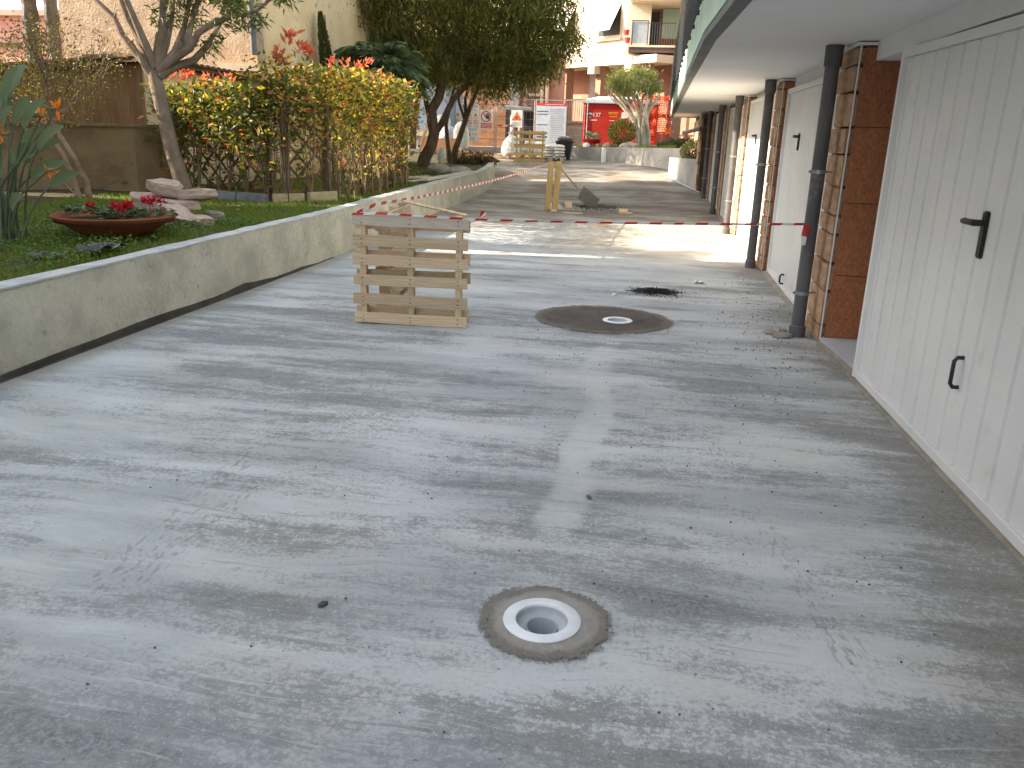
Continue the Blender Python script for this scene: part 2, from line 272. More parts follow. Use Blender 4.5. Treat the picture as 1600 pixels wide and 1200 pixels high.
# ---------------------------------------------------------------- object helpers
ORG = {}
def base(o): return ORG.get(o.name, Vector((0, 0, 0)))
def tag(o, label=None, cat=None, group=None, kind=None):
    if label: o['label'] = label
    if cat: o['category'] = cat
    if group: o['group'] = group
    if kind: o['kind'] = kind
    return o
def thing(name, loc, label, cat, group=None, rz=0):
    o = bpy.data.objects.new(name, None); C.objects.link(o); o.location = loc; o.rotation_euler = (0, 0, rz)
    o.empty_display_size = .1; ORG[o.name] = Vector(loc); return tag(o, label, cat, group)
def put(name, me, parent=None, mats=None):
    o = bpy.data.objects.new(name, me); C.objects.link(o)
    if parent is not None: o.parent = parent; ORG[o.name] = base(parent)
    return o
class MB:
    """collects shapes in world coordinates; build() links them as one mesh under a parent (relative to the parent's origin)"""
    def __init__(s): s.v = []; s.f = []; s.mi = []; s.k = 0
    def add(s, vs, fs):
        o = len(s.v); s.v += [tuple(p) for p in vs]; s.f += [tuple(i + o for i in f) for f in fs]; s.mi += [s.k] * len(fs); return s
    def box(s, c, d, rz=0, rot=None):
        x, y, z = d[0] / 2, d[1] / 2, d[2] / 2
        m = rot if rot is not None else Matrix.Rotation(rz, 3, 'Z'); c = Vector(c)
        P = [c + m @ Vector(p) for p in ((-x, -y, -z), (x, -y, -z), (x, y, -z), (-x, y, -z), (-x, -y, z), (x, -y, z), (x, y, z), (-x, y, z))]
        return s.add(P, [(0, 3, 2, 1), (4, 5, 6, 7), (0, 1, 5, 4), (1, 2, 6, 5), (2, 3, 7, 6), (3, 0, 4, 7)])
    def b2(s, a, b): # box from two corners
        return s.box([(a[i] + b[i]) / 2 for i in range(3)], [abs(a[i] - b[i]) for i in range(3)])
    def prism(s, pts, z0, z1):
        n = len(pts); zz0 = z0 if isinstance(z0, (list, tuple)) else [z0] * n; zz1 = z1 if isinstance(z1, (list, tuple)) else [z1] * n
        V = [(p[0], p[1], zz0[i]) for i, p in enumerate(pts)] + [(p[0], p[1], zz1[i]) for i, p in enumerate(pts)]
        F = [tuple(range(n - 1, -1, -1)), tuple(range(n, 2 * n))] + [(i, (i + 1) % n, n + (i + 1) % n, n + i) for i in range(n)]
        return s.add(V, F)
    def tube(s, pts, r, n=8, caps=True):
        pts = [Vector(p) for p in pts]; rr = r if isinstance(r, (list, tuple)) else [r] * len(pts)
        V = []; F = []; up = None
        for i, p in enumerate(pts):
            t = (pts[min(i + 1, len(pts) - 1)] - pts[max(i - 1, 0)]).normalized()
            if up is None: up = Vector((0, 0, 1)) if abs(t.z) < .9 else Vector((1, 0, 0))
            a = t.cross(up).normalized(); b = a.cross(t).normalized(); up = b
            for k in range(n): V.append(p + (a * math.cos(2 * PI * k / n) + b * math.sin(2 * PI * k / n)) * rr[i])
        for i in range(len(pts) - 1):
            for k in range(n): F.append((i * n + k, i * n + (k + 1) % n, (i + 1) * n + (k + 1) % n, (i + 1) * n + k))
        if caps: F.append(tuple(range(n - 1, -1, -1))); F.append(tuple(range((len(pts) - 1) * n, len(pts) * n)))
        return s.add(V, F)
    def lathe(s, prof, c=(0, 0, 0), n=32, sx=1, sy=1):
        V = []; F = []
        for r, z in prof:
            for k in range(n): V.append((c[0] + sx * r * math.cos(2 * PI * k / n), c[1] + sy * r * math.sin(2 * PI * k / n), c[2] + z))
        for i in range(len(prof) - 1):
            for k in range(n): F.append((i * n + k, i * n + (k + 1) % n, (i + 1) * n + (k + 1) % n, (i + 1) * n + k))
        return s.add(V, F)
    def build(s, name, mat, parent=None, smooth=False, kind=None):
        o = base(parent) if parent is not None else Vector((0, 0, 0))
        me = bpy.data.meshes.new(name); me.from_pydata([(p[0] - o.x, p[1] - o.y, p[2] - o.z) for p in s.v], [], s.f); me.update()
        for m in (mat if isinstance(mat, (list, tuple)) else [mat]): me.materials.append(m)
        if any(s.mi): me.polygons.foreach_set('material_index', s.mi)
        if smooth: me.polygons.foreach_set('use_smooth', [True] * len(me.polygons)); me.set_sharp_from_angle(angle=R_(40))
        ob = put(name, me, parent)
        if kind: ob['kind'] = kind
        return ob
def bevel(o, wd=.004, seg=1):
    bm = bmesh.new(); bm.from_mesh(o.data); bmesh.ops.bevel(bm, geom=bm.edges[:], offset=wd, segments=seg, affect='EDGES'); bm.to_mesh(o.data); bm.free(); return o
def top(o, label, cat, group=None): return tag(o, label, cat, group)
def struct(o): o['kind'] = 'structure'; return o
def copy_tree(o, parent=None):
    c = o.copy(); C.objects.link(c); c.parent = parent
    for ch in list(o.children): copy_tree(ch, c)
    return c
def blob_mesh(name, mat, r=1, seed=0, sub=2, amp=.25, sq=(1, 1, 1)):
    bm = bmesh.new(); bmesh.ops.create_icosphere(bm, subdivisions=sub, radius=1); rs = random.Random(seed)
    dirs = [Vector((rs.gauss(0, 1), rs.gauss(0, 1), rs.gauss(0, 1))).normalized() for _ in range(7)]; am = [rs.uniform(-amp, amp) for _ in dirs]
    for v in bm.verts:
        d = v.co.normalized(); k = 1 + sum(a * max(0, d.dot(q)) ** 3 for a, q in zip(am, dirs)) + rs.uniform(-.03, .03)
        v.co = Vector((d.x * sq[0], d.y * sq[1], d.z * sq[2])) * k * r
    me = bpy.data.meshes.new(name); bm.to_mesh(me); bm.free(); me.materials.append(mat)
    return me
def slab_mesh(name, mat, seed, n=7):
    """irregular flat stone of unit size"""
    rs = random.Random(seed); pts = []
    for k in range(n):
        a = 2 * PI * k / n + rs.uniform(-.25, .25); r = rs.uniform(.38, .56); pts.append((r * math.cos(a), r * math.sin(a)))
    m = MB(); V = []; 
    for z, sc_ in ((-.5, .9), (-.3, 1), (.35, .98), (.5, .88)):
        for p in pts: V.append((p[0] * sc_ + rs.uniform(-.03, .03), p[1] * sc_ + rs.uniform(-.03, .03), z + rs.uniform(-.08, .08)))
    F = [tuple(range(n - 1, -1, -1)), tuple(range(3 * n, 4 * n))]
    for i in range(3):
        for k in range(n): F.append((i * n + k, i * n + (k + 1) % n, (i + 1) * n + (k + 1) % n, (i + 1) * n + k))
    me = bpy.data.meshes.new(name); me.from_pydata(V, [], F); me.update(); me.materials.append(mat); return me
def leaves(name, P, D, ln, wd, mats, parent=None, weights=None, fold=.18, kind='stuff', droop=0.0, nrm=None):
    """many small folded leaves as one mesh; P base points, D directions (numpy)"""
    n = len(P); D = D / (np.linalg.norm(D, axis=1, keepdims=True) + 1e-9)
    up = rng.normal(size=(n, 3)) if nrm is None else nrm + rng.normal(size=(n, 3)) * .35
    S = np.cross(D, up); S /= (np.linalg.norm(S, axis=1, keepdims=True) + 1e-9); N = np.cross(S, D)
    ln = np.asarray(ln).reshape(-1, 1) * np.ones((n, 1)); wd = np.asarray(wd).reshape(-1, 1) * np.ones((n, 1))
    mid = P + D * ln * .45 + N * 0
    V = np.empty((n, 4, 3)); V[:, 0] = P; V[:, 1] = mid + S * wd * .5 + N * wd * fold; V[:, 2] = mid - S * wd * .5 + N * wd * fold
    tip = P + D * ln; tip[:, 2] -= droop * ln[:, 0]; V[:, 3] = tip
    o = base(parent) if parent is not None else Vector((0, 0, 0)); V = V.reshape(-1, 3) - np.array(o)
    i = np.arange(n) * 4
    F = np.stack([i, i + 1, i + 3, i, i + 3, i + 2], 1).reshape(-1, 3)
    me = bpy.data.meshes.new(name); me.vertices.add(len(V)); me.vertices.foreach_set('co', V.ravel().astype(np.float32))
    me.loops.add(F.size); me.loops.foreach_set('vertex_index', F.ravel().astype(np.int32))
    me.polygons.add(len(F)); me.polygons.foreach_set('loop_start', np.arange(0, F.size, 3, dtype=np.int32))
    ms = mats if isinstance(mats, (list, tuple)) else [mats]
    for m in ms: me.materials.append(m)
    if len(ms) > 1:
        mi = rng.choice(len(ms), n, p=weights); me.polygons.foreach_set('material_index', np.repeat(mi, 2).astype(np.int32))
    me.update(calc_edges=True); me.validate()
    ob = put(name, me, parent)
    if kind: ob['kind'] = kind
    return ob
def inball(n, c, r, shell=.0):
    d = rng.normal(size=(n, 3)); d /= np.linalg.norm(d, axis=1, keepdims=True)
    k = (shell + (1 - shell) * rng.random((n, 1))) ** (1 / 2.2)
    return np.array(c) + d * k * np.array(r), d
def blade_leaf(path, widths, fold=.15):
    """broad strap leaf along a path: returns MB with a folded two-sided strip"""
    m = MB(); V = []; F = []; n = len(path)
    for i, p in enumerate(path):
        p = Vector(p); t = (Vector(path[min(i + 1, n - 1)]) - Vector(path[max(i - 1, 0)])).normalized()
        s = t.cross(Vector((.3, -1, .5))).normalized() if True else None
        nn = s.cross(t)
        V += [p + s * widths[i] + nn * widths[i] * fold, p, p - s * widths[i] + nn * widths[i] * fold]
    for i in range(n - 1):
        a = 3 * i; F += [(a, a + 1, a + 4, a + 3), (a + 1, a + 2, a + 5, a + 4)]
    m.add(V, F); return m
def zr(Y): return 0.0 if Y < 21 else (.075 * (min(Y, 34) - 22) if Y > 23 else .075 * (Y - 21) ** 2 / 4)

# ================================================================ SETTING
m = MB(); m.add([(-600, -600, -1.2), (600, -600, -1.2), (600, 600, -1.2), (-600, 600, -1.2)], [(0, 1, 2, 3)])
struct(m.build('ground', M['terrain']))
DR = [(-.28, 2.425), (-.28, 7.22)]; HR = .098
xs = sorted({-16, -11, -8, -5.5, -4.2, -3, -2, -1.2, .6, 1.2, 1.72, 3.0} | {round(c[0] + s, 3) for c in DR for s in (-.25, .25)})
ys = sorted({-8, -5, -2, 0, 1.2, 4, 5.5, 9, 11, 13, 15, 17, 19} | {round(c[1] + s, 3) for c in DR for s in (-.25, .25)} | {20 + .5 * k for k in range(29)} | {40, 48, 60})
m = MB()
for i in range(len(xs) - 1):
    for j in range(len(ys) - 1):
        x0, x1, y0, y1 = xs[i], xs[i + 1], ys[j], ys[j + 1]
        skip = any(x0 >= c[0] - .26 and x1 <= c[0] + .26 and y0 >= c[1] - .26 and y1 <= c[1] + .26 for c in DR)
        if skip: continue
        m.add([(x0, y0, zr(y0)), (x1, y0, zr(y0)), (x1, y1, zr(y1)), (x0, y1, zr(y1))], [(0, 1, 2, 3)])
for c in DR: # square with a round hole for the drain
    n = 40; inn = []; out = []
    for k in range(n):
        a = 2 * PI * k / n + PI / 4; dx, dy = math.cos(a), math.sin(a); s = .25 / max(abs(dx), abs(dy))
        inn.append((c[0] + HR * dx, c[1] + HR * dy, 0)); out.append((c[0] + s * dx, c[1] + s * dy, 0))
    m.add(inn + out, [(k, n + k, n + (k + 1) % n, (k + 1) % n) for k in range(n)])
struct(m.build('driveway', M['driveway']))
def patch(name, mat, c, hole, rad, seed, z=.004, dome=.006, jag=.05, n=96):
    rs = random.Random(seed); m = MB(); rings = 7
    off = [rs.uniform(-1, 1) for _ in range(n)]; ph = [rs.uniform(0, 6.28) for _ in range(6)]
    V = []
    for i in range(rings):
        t = i / (rings - 1)
        for k in range(n):
            a = 2 * PI * k / n; r = rad(a) * (1 + jag * (.5 * off[k] + .5 * sum(math.sin((q + 3) * a * 2 + ph[q]) for q in range(6)) / 3)) if i == rings - 1 else rad(a) * (1 + jag * .5 * sum(math.sin((q + 3) * a * 2 + ph[q]) for q in range(6)) / 3)
            rr = hole + (r - hole) * t if hole else r * t
            V.append((c[0] + rr * math.cos(a), c[1] + rr * math.sin(a), z + dome * (1 - t ** 3) * .6 + (rs.uniform(0, .0035) if 0 < i < rings - 1 else 0)))
    m.add(V, [(i * n + k, i * n + (k + 1) % n, (i + 1) * n + (k + 1) % n, (i + 1) * n + k) for i in range(rings - 1) for k in range(n)])
    return struct(m.build(name, mat, smooth=True))
patch('mortar_patch', M['mortar_ring'], DR[0], HR, lambda a: .235 + .04 * max(0, math.cos(a - .0)) ** 2 + .012 * math.cos(2 * a + 1), 3, jag=.09, n=180)
patch('damp_mortar_patch', M['damp_layer'], DR[1], HR, lambda a: .66 - .145 * math.cos(a) + .045 * math.cos(2 * a) + .05 * math.sin(a) + .015 * math.cos(3 * a + 1), 5, z=.004, dome=.0, jag=.055, n=300)

# drains
def drain(c, label, z):
    t = thing('floor_drain', (c[0], c[1], 0), label, 'drain', 'drains set in the driveway')
    m = MB(); m.lathe([(.090, z - .006), (.132, z), (.133, z + .004), (.130, z + .0065), (.0905, z + .0065), (.088, z + .003), (.0885, z - .012)], (c[0], c[1], 0), 56); m.build('flange', M['drain_white'], t, True)
    m = MB(); m.lathe([(.0885, z + .001), (.086, z - .016), (.080, z - .022), (.060, z - .026), (.055, z - .030)], (c[0], c[1], 0), 48); b = m.build('bowl', M['drain_grey'], t, True)
    m = MB(); m.lathe([(.055, z - .024), (.052, z - .022), (.050, z - .03), (.050, z - .30), (.0, z - .30)], (c[0], c[1], 0), 40); m.build('outlet_pipe', M['drain_grey'], t, True)
    return t
drain(DR[0], 'white flanged floor drain in a pale trowelled mortar ring, nearest the camera', .0085)
drain(DR[1], 'smaller looking white drain in the dark damp mortar patch beyond the pallets', .0065)

# left garden bed wall
WP = [(-3.97, -7), (-3.97, 4.3), (-3.975, 7.7), (-4.0, 10.2), (-4.10, 12.0), (-4.2, 14), (-4.3, 16.1), (-4.4, 18.9), (-4.54, 21.5), (-4.70, 23.6), (-4.98, 25.2), (-5.5, 26.7), (-6.4, 28.0), (-7.6, 28.9), (-9, 29.4), (-13, 29.6)]
def smooth_path(p, n=4):
    out = []
    for i in range(len(p) - 1):
        p0, p1, p2, p3 = [Vector(p[max(0, min(len(p) - 1, j))]) for j in (i - 1, i, i + 1, i + 2)]
        for k in range(n):
            t = k / n; out.append(.5 * ((2 * p1) + (p2 - p0) * t + (2 * p0 - 5 * p1 + 4 * p2 - p3) * t * t + (3 * p1 - p0 - 3 * p2 + p3) * t ** 3))
    return out + [Vector(p[-1])]
WS = smooth_path(WP); 
def offs(path, d):
    out = []
    for i, p in enumerate(path):
        t = (path[min(i + 1, len(path) - 1)] - path[max(i - 1, 0)]).normalized(); out.append(p + Vector((-t.y, t.x)) * d)
    return out
def wtop(Y): return .565 + .6 * zr(Y)
def ribbon(name, mat, path, prof, parent, ztop):
    """sweep a profile of (offset to the inside, height, relative-to-top?) along a path"""
    m = MB(); V = []; k = len(prof)
    cols = [offs(path, pr_[0]) for pr_ in prof]
    for i in range(len(path)):
        for j, pr_ in enumerate(prof):
            q = cols[j][i]; z = pr_[1] + (ztop(q.y) if pr_[2] else zr(q.y)); V.append((q.x, q.y, z))
    F = [(i * k + j, (i + 1) * k + j, (i + 1) * k + j + 1, i * k + j + 1) for i in range(len(path) - 1) for j in range(k - 1)]
    F += [tuple(range(k)), tuple(range((len(path) - 1) * k + k - 1, (len(path) - 1) * k - 1, -1))]
    m.add(V, F); return m.build(name, mat, parent, True)
gw = thing('garden_bed_wall', (-4, 10, 0), 'low curved rendered wall holding up the garden bed along the driveway', 'wall')
fine = []
for i in range(len(WS) - 1):
    for k in range(3): fine.append(WS[i].lerp(WS[i + 1], k / 3))
fine.append(WS[-1])
ribbon('wall_face', M['plaster_wall'], fine, [(0, -.4, 0), (0, .0, 0), (.03, -.012, 1), (.17, -.012, 1), (.19, -.5, 1)], gw, wtop)
m = MB(); V = []; rs = random.Random(4); a = offs(fine, .024); b = offs(fine, .19); n = len(fine)
for i in range(n):
    j = rs.uniform(-.008, .008); z = wtop(a[i].y)
    V += [(a[i].x + j, a[i].y, z - .013), (a[i].x + j + .002, a[i].y, z + rs.uniform(-.003, .004)), (b[i].x - j, b[i].y, z + rs.uniform(-.004, .006)), (b[i].x - j, b[i].y, z - .02)]
m.add(V, [(i * 4 + j, (i + 1) * 4 + j, (i + 1) * 4 + j + 1, i * 4 + j + 1) for i in range(n - 1) for j in range(3)]); m.build('cement_cap', M['wall_cap'], gw, True)
pth = [Vector((p.x, p.y)) for p in fine if p.y < 9.9]
m = MB(); V = []
q = offs(pth, -.006); rs = random.Random(8)
for i, p in enumerate(q):
    hgt = .055 + .012 * math.sin(i * .9) + rs.uniform(-.006, .006) * 1 - .075 * max(0, (p.y - 7.6) / 2.3); V += [(p.x + .02, p.y, .001), (p.x, p.y, .006), (p.x, p.y, hgt), (p.x - .012, p.y, hgt + .004)]
m.add(V, [(i * 4 + j, (i + 1) * 4 + j, (i + 1) * 4 + j + 1, i * 4 + j + 1) for i in range(len(q) - 1) for j in range(3)]); m.build('membrane_strip', M['bitumen'], gw, True)

# bed surface
inner = offs(WS, .15); m = MB(); V = []; nx = 16; rs = random.Random(2)
def bedz(x, y):
    return wtop(y) - .055 + .035 * math.sin(x * 1.7 + y * .9) * math.sin(y * .6 + 1) + .05 * max(0, min(1, (-5.2 - x) / 2))
for p in inner:
    for k in range(nx):
        t = k / (nx - 1); x = p.x + (-13.0 - p.x) * t ** 1.5; V.append((x, p.y, bedz(x, p.y) + rs.uniform(-.012, .012) - (.0 if k else .02)))
m.add(V, [(i * nx + k, i * nx + k + 1, (i + 1) * nx + k + 1, (i + 1) * nx + k) for i in range(len(inner) - 1) for k in range(nx - 1)])
struct(m.build('garden_bed', M['soil'], smooth=True))
def wallx(Y):
    for i in range(len(WS) - 1):
        if WS[i].y <= Y <= WS[i + 1].y: return WS[i].lerp(WS[i + 1], (Y - WS[i].y) / max(1e-6, WS[i + 1].y - WS[i].y)).x - .2
    return -5
# grass
def grass(name, n, xr, yr, hmin, hmax, mats, wts, seed, wid=.006, dens=None):
    g = np.random.default_rng(seed); P = []
    X = g.uniform(*xr, n * 3); Y = g.uniform(*yr, n * 3)
    ok = np.array([x < wallx(y) + g.normal() * .012 - .0 and (dens is None or g.random() < dens(x, y)) for x, y in zip(X, Y)]); X = X[ok][:n]; Y = Y[ok][:n]
    Z = np.array([bedz(x, y) for x, y in zip(X, Y)]) - .01
    P = np.stack([X, Y, Z], 1); D = g.normal(size=P.shape) * .45; D[:, 2] = 1
    return tag(leaves(name, P, D, g.uniform(hmin, hmax, len(P)), wid, mats, None, wts, .05, 'stuff', droop=.15))
clump = lambda x, y: .25 + .75 * (math.sin(x * 5.1 + y * 2.3) * math.sin(y * 3.7 - x * 1.9) > -.35)
hd = lambda x, y: clump(x, y) * (1 if not (y > 19 and x < -4.7 - (y - 19) * .1) else .25)
grass('lawn_grass', 60000, (-7.6, -4.1), (4.0, 11.5), .035, .085, [M['L_grass'], M['L_grass_dry']], [.86, .14], 1, .007, hd)
grass('far_lawn_grass', 26000, (-7.2, -4.2), (11.5, 23), .04, .09, [M['L_grass'], M['L_grass_dry']], [.84, .16], 2, .011, hd)
g = np.random.default_rng(5); n = 5200
cc = np.stack([g.uniform(-6.4, -4.25, 60), g.uniform(4.6, 8.6, 60)], 1); ci = g.integers(0, 60, n)
X = cc[ci, 0] + g.normal(size=n) * .11; Y = cc[ci, 1] + g.normal(size=n) * .13
ok = np.array([x < wallx(y) - .02 for x, y in zip(X, Y)]); X, Y = X[ok], Y[ok]
P = np.stack([X, Y, np.array([bedz(x, y) for x, y in zip(X, Y)]) + g.uniform(.01, .09, len(X))], 1); D = g.normal(size=P.shape); D[:, 2] = np.abs(D[:, 2]) * .4
leaves('clover_ground_cover', P, D, g.uniform(.02, .04, len(P)), g.uniform(.018, .03, len(P)), [M['L_clover'], M['L_grass']], None, [.8, .2], nrm=np.array([0, 0, 1.]))
# daisies
m = MB(); dz = [(-6.4, 9.6), (-6.2, 9.75), (-6.55, 9.5), (-6.0, 9.3), (-6.1, 10.1), (-5.85, 10.2), (-5.7, 9.9), (-5.75, 9.3), (-5.5, 9.6), (-5.5, 9.2), (-5.2, 9.9), (-5.35, 9.1), (-4.95, 9.3), (-5.15, 9.7), (-5.9, 7.5), (-5.95, 7.6), (-5.7, 7.2), (-4.75, 7.4), (-5.1, 8.9)]
for x, y in dz:
    z = bedz(x, y) + .085
    m.k = 0
    for k in range(8):
        a = 2 * PI * k / 8; d = Vector((math.cos(a), math.sin(a), .2)); s = Vector((-math.sin(a), math.cos(a), 0)); c = Vector((x, y, z))
        m.add([c, c + d * .016 + s * .007, c + d * .022, c + d * .016 - s * .007], [(0, 1, 2, 3)])
    m.k = 1; m.tube([(x, y, z - .09), (x, y, z)], .0022, 4, False)
    m.k = 2; m.lathe([(.006, .001), (.004, .005), (0, .006)], (x, y, z), 6)
m.build('daisy_flowers', [M['petal_white'], M['L_clover'], M['petal_orange']], None, kind='stuff')

# ================================================================ GARAGE BUILDING (right)
def sof(Y): return 2.29 - .006 * (Y - 7)
def wx(Y): return 1.36 - .0105 * (Y - 7) if Y > 6 else 1.38
gb = thing('garage_building', (3, 12, 0), 'long garage block on the right with white doors under a pale green balcony', 'building')
m = MB()
m.b2((1.75, -9, -.3), (9.5, 30.0, 2.2)); m.build('garage_wall', M['grey_paint'], gb)
m = MB(); V = []
for Y in (-9, 31): V += []
m.prism([(1.9, -9), (9.5, -9), (9.5, 30.5), (1.9, 30.5)], 2.6, 6.2); m.build('upper_wall', M['green'], gb)
# balcony slab with a slight kink in plan
EP = [(.36, -9), (.35, 4.4), (.25, 6.75), (.22, 11), (.19, 20), (.17, 29.8)]
pts = EP + [(1.9, 29.8), (1.9, -9)]
m = MB(); m.prism(pts, [sof(p[1]) for p in pts], [2.78] * len(pts)); sl = m.build('balcony_slab', M['white_paint'], gb)
# fascia (green) and grey drip edge run along the slab edge
def edge_strip(name, mat, off0, off1, za, zb, parent):
    m = MB(); P = [Vector(p) for p in EP]; A = offs(P, off0); B = offs(P, off1); V = []
    for a, b, p in zip(A, B, P):
        V += [(a.x, a.y, za(p.y)), (a.x, a.y, zb(p.y)), (b.x, b.y, zb(p.y)), (b.x, b.y, za(p.y))]
    F = [(i * 4 + j, (i + 1) * 4 + j, (i + 1) * 4 + (j + 1) % 4, i * 4 + (j + 1) % 4) for i in range(len(P) - 1) for j in range(4)] + [(0, 1, 2, 3), tuple(len(V) - 4 + j for j in (3, 2, 1, 0))]
    m.add(V, F); return m.build(name, mat, parent)
fa = edge_strip('fascia', M['green'], .002, .022, lambda y: sof(y) + .045, lambda y: 2.80, sl)
edge_strip('drip_edge', M['dripgrey'], -.075, .016, lambda y: sof(y) - .012, lambda y: sof(y) + .043, sl)
# railing
def exl(Y):
    for i in range(len(EP) - 1):
        if EP[i][1] <= Y <= EP[i + 1][1]: t = (Y - EP[i][1]) / (EP[i + 1][1] - EP[i][1]); return EP[i][0] + (EP[i + 1][0] - EP[i][0]) * t
    return .2
rl = MB()
for z in (3.62, 2.90): rl.tube([(exl(y) - .075, y, z) for y in (3.0, 4.4, 6.75, 11, 20, 29.7)], .018, 6)
rail = rl.build('railing', M['dark_rail'], gb)
def cube_mesh(name, mat, bev=.03):
    bm = bmesh.new(); bmesh.ops.create_cube(bm, size=1); bmesh.ops.bevel(bm, geom=bm.edges[:], offset=bev, segments=1, affect='EDGES')
    me = bpy.data.meshes.new(name); bm.to_mesh(me); bm.free(); me.materials.append(mat); return me
def child(name, me, parent, loc, scale=(1, 1, 1), rz=0, rot=None):
    o = put(name, me, parent); o.location = Vector(loc) - base(parent); o.scale = scale; o.rotation_euler = rot or (0, 0, rz); return o
BAL = cube_mesh('baluster', M['dark_rail'], .02); BRK = cube_mesh('bracket', M['dark_rail'], .02)
for k in range(160): y = 4.55 + k * .155; child('baluster', BAL, rail, (exl(y) - .075, y, 3.06), (.018, .028, 1.12))
for k in range(25): y = 4.95 + k * 1.0; child('bracket', BRK, rail, (exl(y) - .04, y, 2.62), (.07, .03, .04))

# pillars with split-face blocks (front) and polished slabs (side)
def block_mesh(seed, mat):
    rs = random.Random(seed); bm = bmesh.new(); bmesh.ops.create_cube(bm, size=1); bmesh.ops.bevel(bm, geom=bm.edges[:], offset=.06, segments=1, affect='EDGES')
    for v in bm.verts: v.co += Vector((rs.uniform(-.12, .02) if v.co.x < 0 else 0, rs.uniform(-.02, .02), rs.uniform(-.03, .03)))
    me = bpy.data.meshes.new('stone_block'); bm.to_mesh(me); bm.free(); me.materials.append(mat); return me
BLK = [block_mesh(k, M['stone_orange']) for k in range(6)]
SLB = cube_mesh('stone_slab', M['stone_red'], .01)
PIL = [(-1.0, -.4), (1.5, 2.05), (6.8, 7.42), (10.61, 11.12), (14.4, 14.9), (18.1, 18.6), (22.2, 22.8)]
J1 = [0.012, .16, .44, .66, .89, 1.03, 1.25, 1.49, 1.69, 1.94, 2.13]
for pi, (ya, yb) in enumerate(PIL):
    X = wx((ya + yb) / 2); T = sof(ya)
    m = MB(); m.b2((X + .05, ya + .016, -.1), (1.76, yb - .01, T - .03)); pl = m.build('pillar', M['mortar'], gb)
    js = J1 if pi == 2 else [max(.012, j + random.uniform(-.05, .05)) if 0 < i else .012 for i, j in enumerate(J1)]
    js = js + [T - .035]
    for i in range(len(js) - 1):
        h = js[i + 1] - js[i]
        child('stone_block', BLK[(i * 5 + pi) % 6], pl, (X + .03 + random.uniform(-.006, .006), (ya + yb) / 2 + .006, (js[i] + js[i + 1]) / 2), (.075, yb - ya - .02, h - .014))
    for i in range(4):
        z0 = .02 + i * (T - .06) / 4; z1 = .02 + (i + 1) * (T - .06) / 4
        child('stone_slab', SLB, pl, ((X + .02 + 1.66) / 2 + .008, ya + .008, (z0 + z1) / 2), (1.66 - X - .04, .016, z1 - z0 - .006))
    m = MB(); m.b2((X + .002, ya - .006, .005), (X + .012, ya + .004, T - .03)); m.build('corner_bead', M['white_paint'], pl)
    m = MB(); m.b2((X - .02, ya - .02, T - .028), (1.66, yb + .02, T - .008)); m.build('top_seal', M['white_paint'], pl)
# garage doors
GRV = {}
def garage_door(y0, y1, xa, xb, ztop, zbot=.03, detail=True):
    """ribbed up-and-over door: far edge at (xa,y1), near edge at (xb,y0)"""
    L = math.hypot(y1 - y0, xb - xa); ux, uy = (xb - xa) / L, (y0 - y1) / L     # along, from far to near
    nxv, nyv = uy, -ux                                                            # towards the driveway (-X)
    if nxv > 0: nxv, nyv = -nxv, -nyv
    P = lambda s, d: (xa + ux * s + nxv * d, y1 + uy * s + nyv * d)
    m = MB(); pitch = .205 if detail else .11; prof = [(0.0, 0), (.05, 0)]; s = .05 if detail else .04
    while s + pitch < L - .04:
        gwd = .034 if detail else .022; prof += [(s, 0), (s + .007, -.02), (s + gwd - .007, -.02), (s + gwd, 0)]; s += pitch
    prof += [(L, 0)]
    V = []
    for s_, d in prof:
        x, y = P(s_, d); V += [(x, y, zbot + .045), (x, y, ztop - .05)]
    F = [(2 * i, 2 * i + 1, 2 * i + 3, 2 * i + 2) for i in range(len(prof) - 1)]
    m.add(V, F); 
    # solid back so the leaf has thickness
    a, b = P(0, -.034), P(L, -.034); m.add([(a[0], a[1], zbot + .045), (b[0], b[1], zbot + .045), (b[0], b[1], ztop - .05), (a[0], a[1], ztop - .05)], [(0, 1, 2, 3)])
    d = m.build('garage_door', M['white_metal'], gb)
    ang = math.atan2(uy, ux)
    m = MB()
    for s_ in (-.022, L + .022):
        x, y = P(s_, .0); m.box((x, y, (zbot + ztop) / 2), (.044, .06, ztop - zbot), ang)
    x, y = P(L / 2, 0); m.box((x, y, ztop - .022), (L, .052, .05), ang)
    m.box((x, y, zbot + .02), (L, .04, .045), ang)
    m.build('door_frame', M['white_metal'], d)
    return d, P, ang
def lever(d, P, ang, s, z, sgn=1, L_=.21):
    m = MB(); x, y = P(s, .008); rt = Matrix.Rotation(ang, 3, 'Z')
    m.box((x, y, z - .01), (.052, .018, L_ * 1.05), ang); bo = m.build('handle_plate', M['black'], d); bevel(bo, .006, 2)
    m = MB(); p0 = Vector((*P(s, .012), z + .045)); p1 = Vector((*P(s, .06), z + .045)); p2 = Vector((*P(s - .115 * sgn, .065), z + .043)); p3 = Vector((*P(s - .13 * sgn, .05), z + .042))
    m.tube([p0, p1, p2, p3], [.014, .016, .013, .016], 8); m.build('door_lever', M['black'], d, True)
def grip(d, P, s, z, h=.15):
    m = MB(); q = lambda u, dd, zz: Vector((*P(s + u, dd), zz))
    m.tube([q(0, 0, z - h / 2), q(0, .028, z - h / 2), q(0, .042, z - h / 2 + .018), q(0, .042, z + h / 2 - .018), q(0, .028, z + h / 2), q(0, 0, z + h / 2)], .0105, 8); m.build('pull_handle', M['black'], d, True)
d1, P1, a1 = garage_door(2.72, 5.80, 1.452, 1.592, 2.145)
lever(d1, P1, a1, 1.56, 1.20, 1, .21); grip(d1, P1, 1.60, .525)
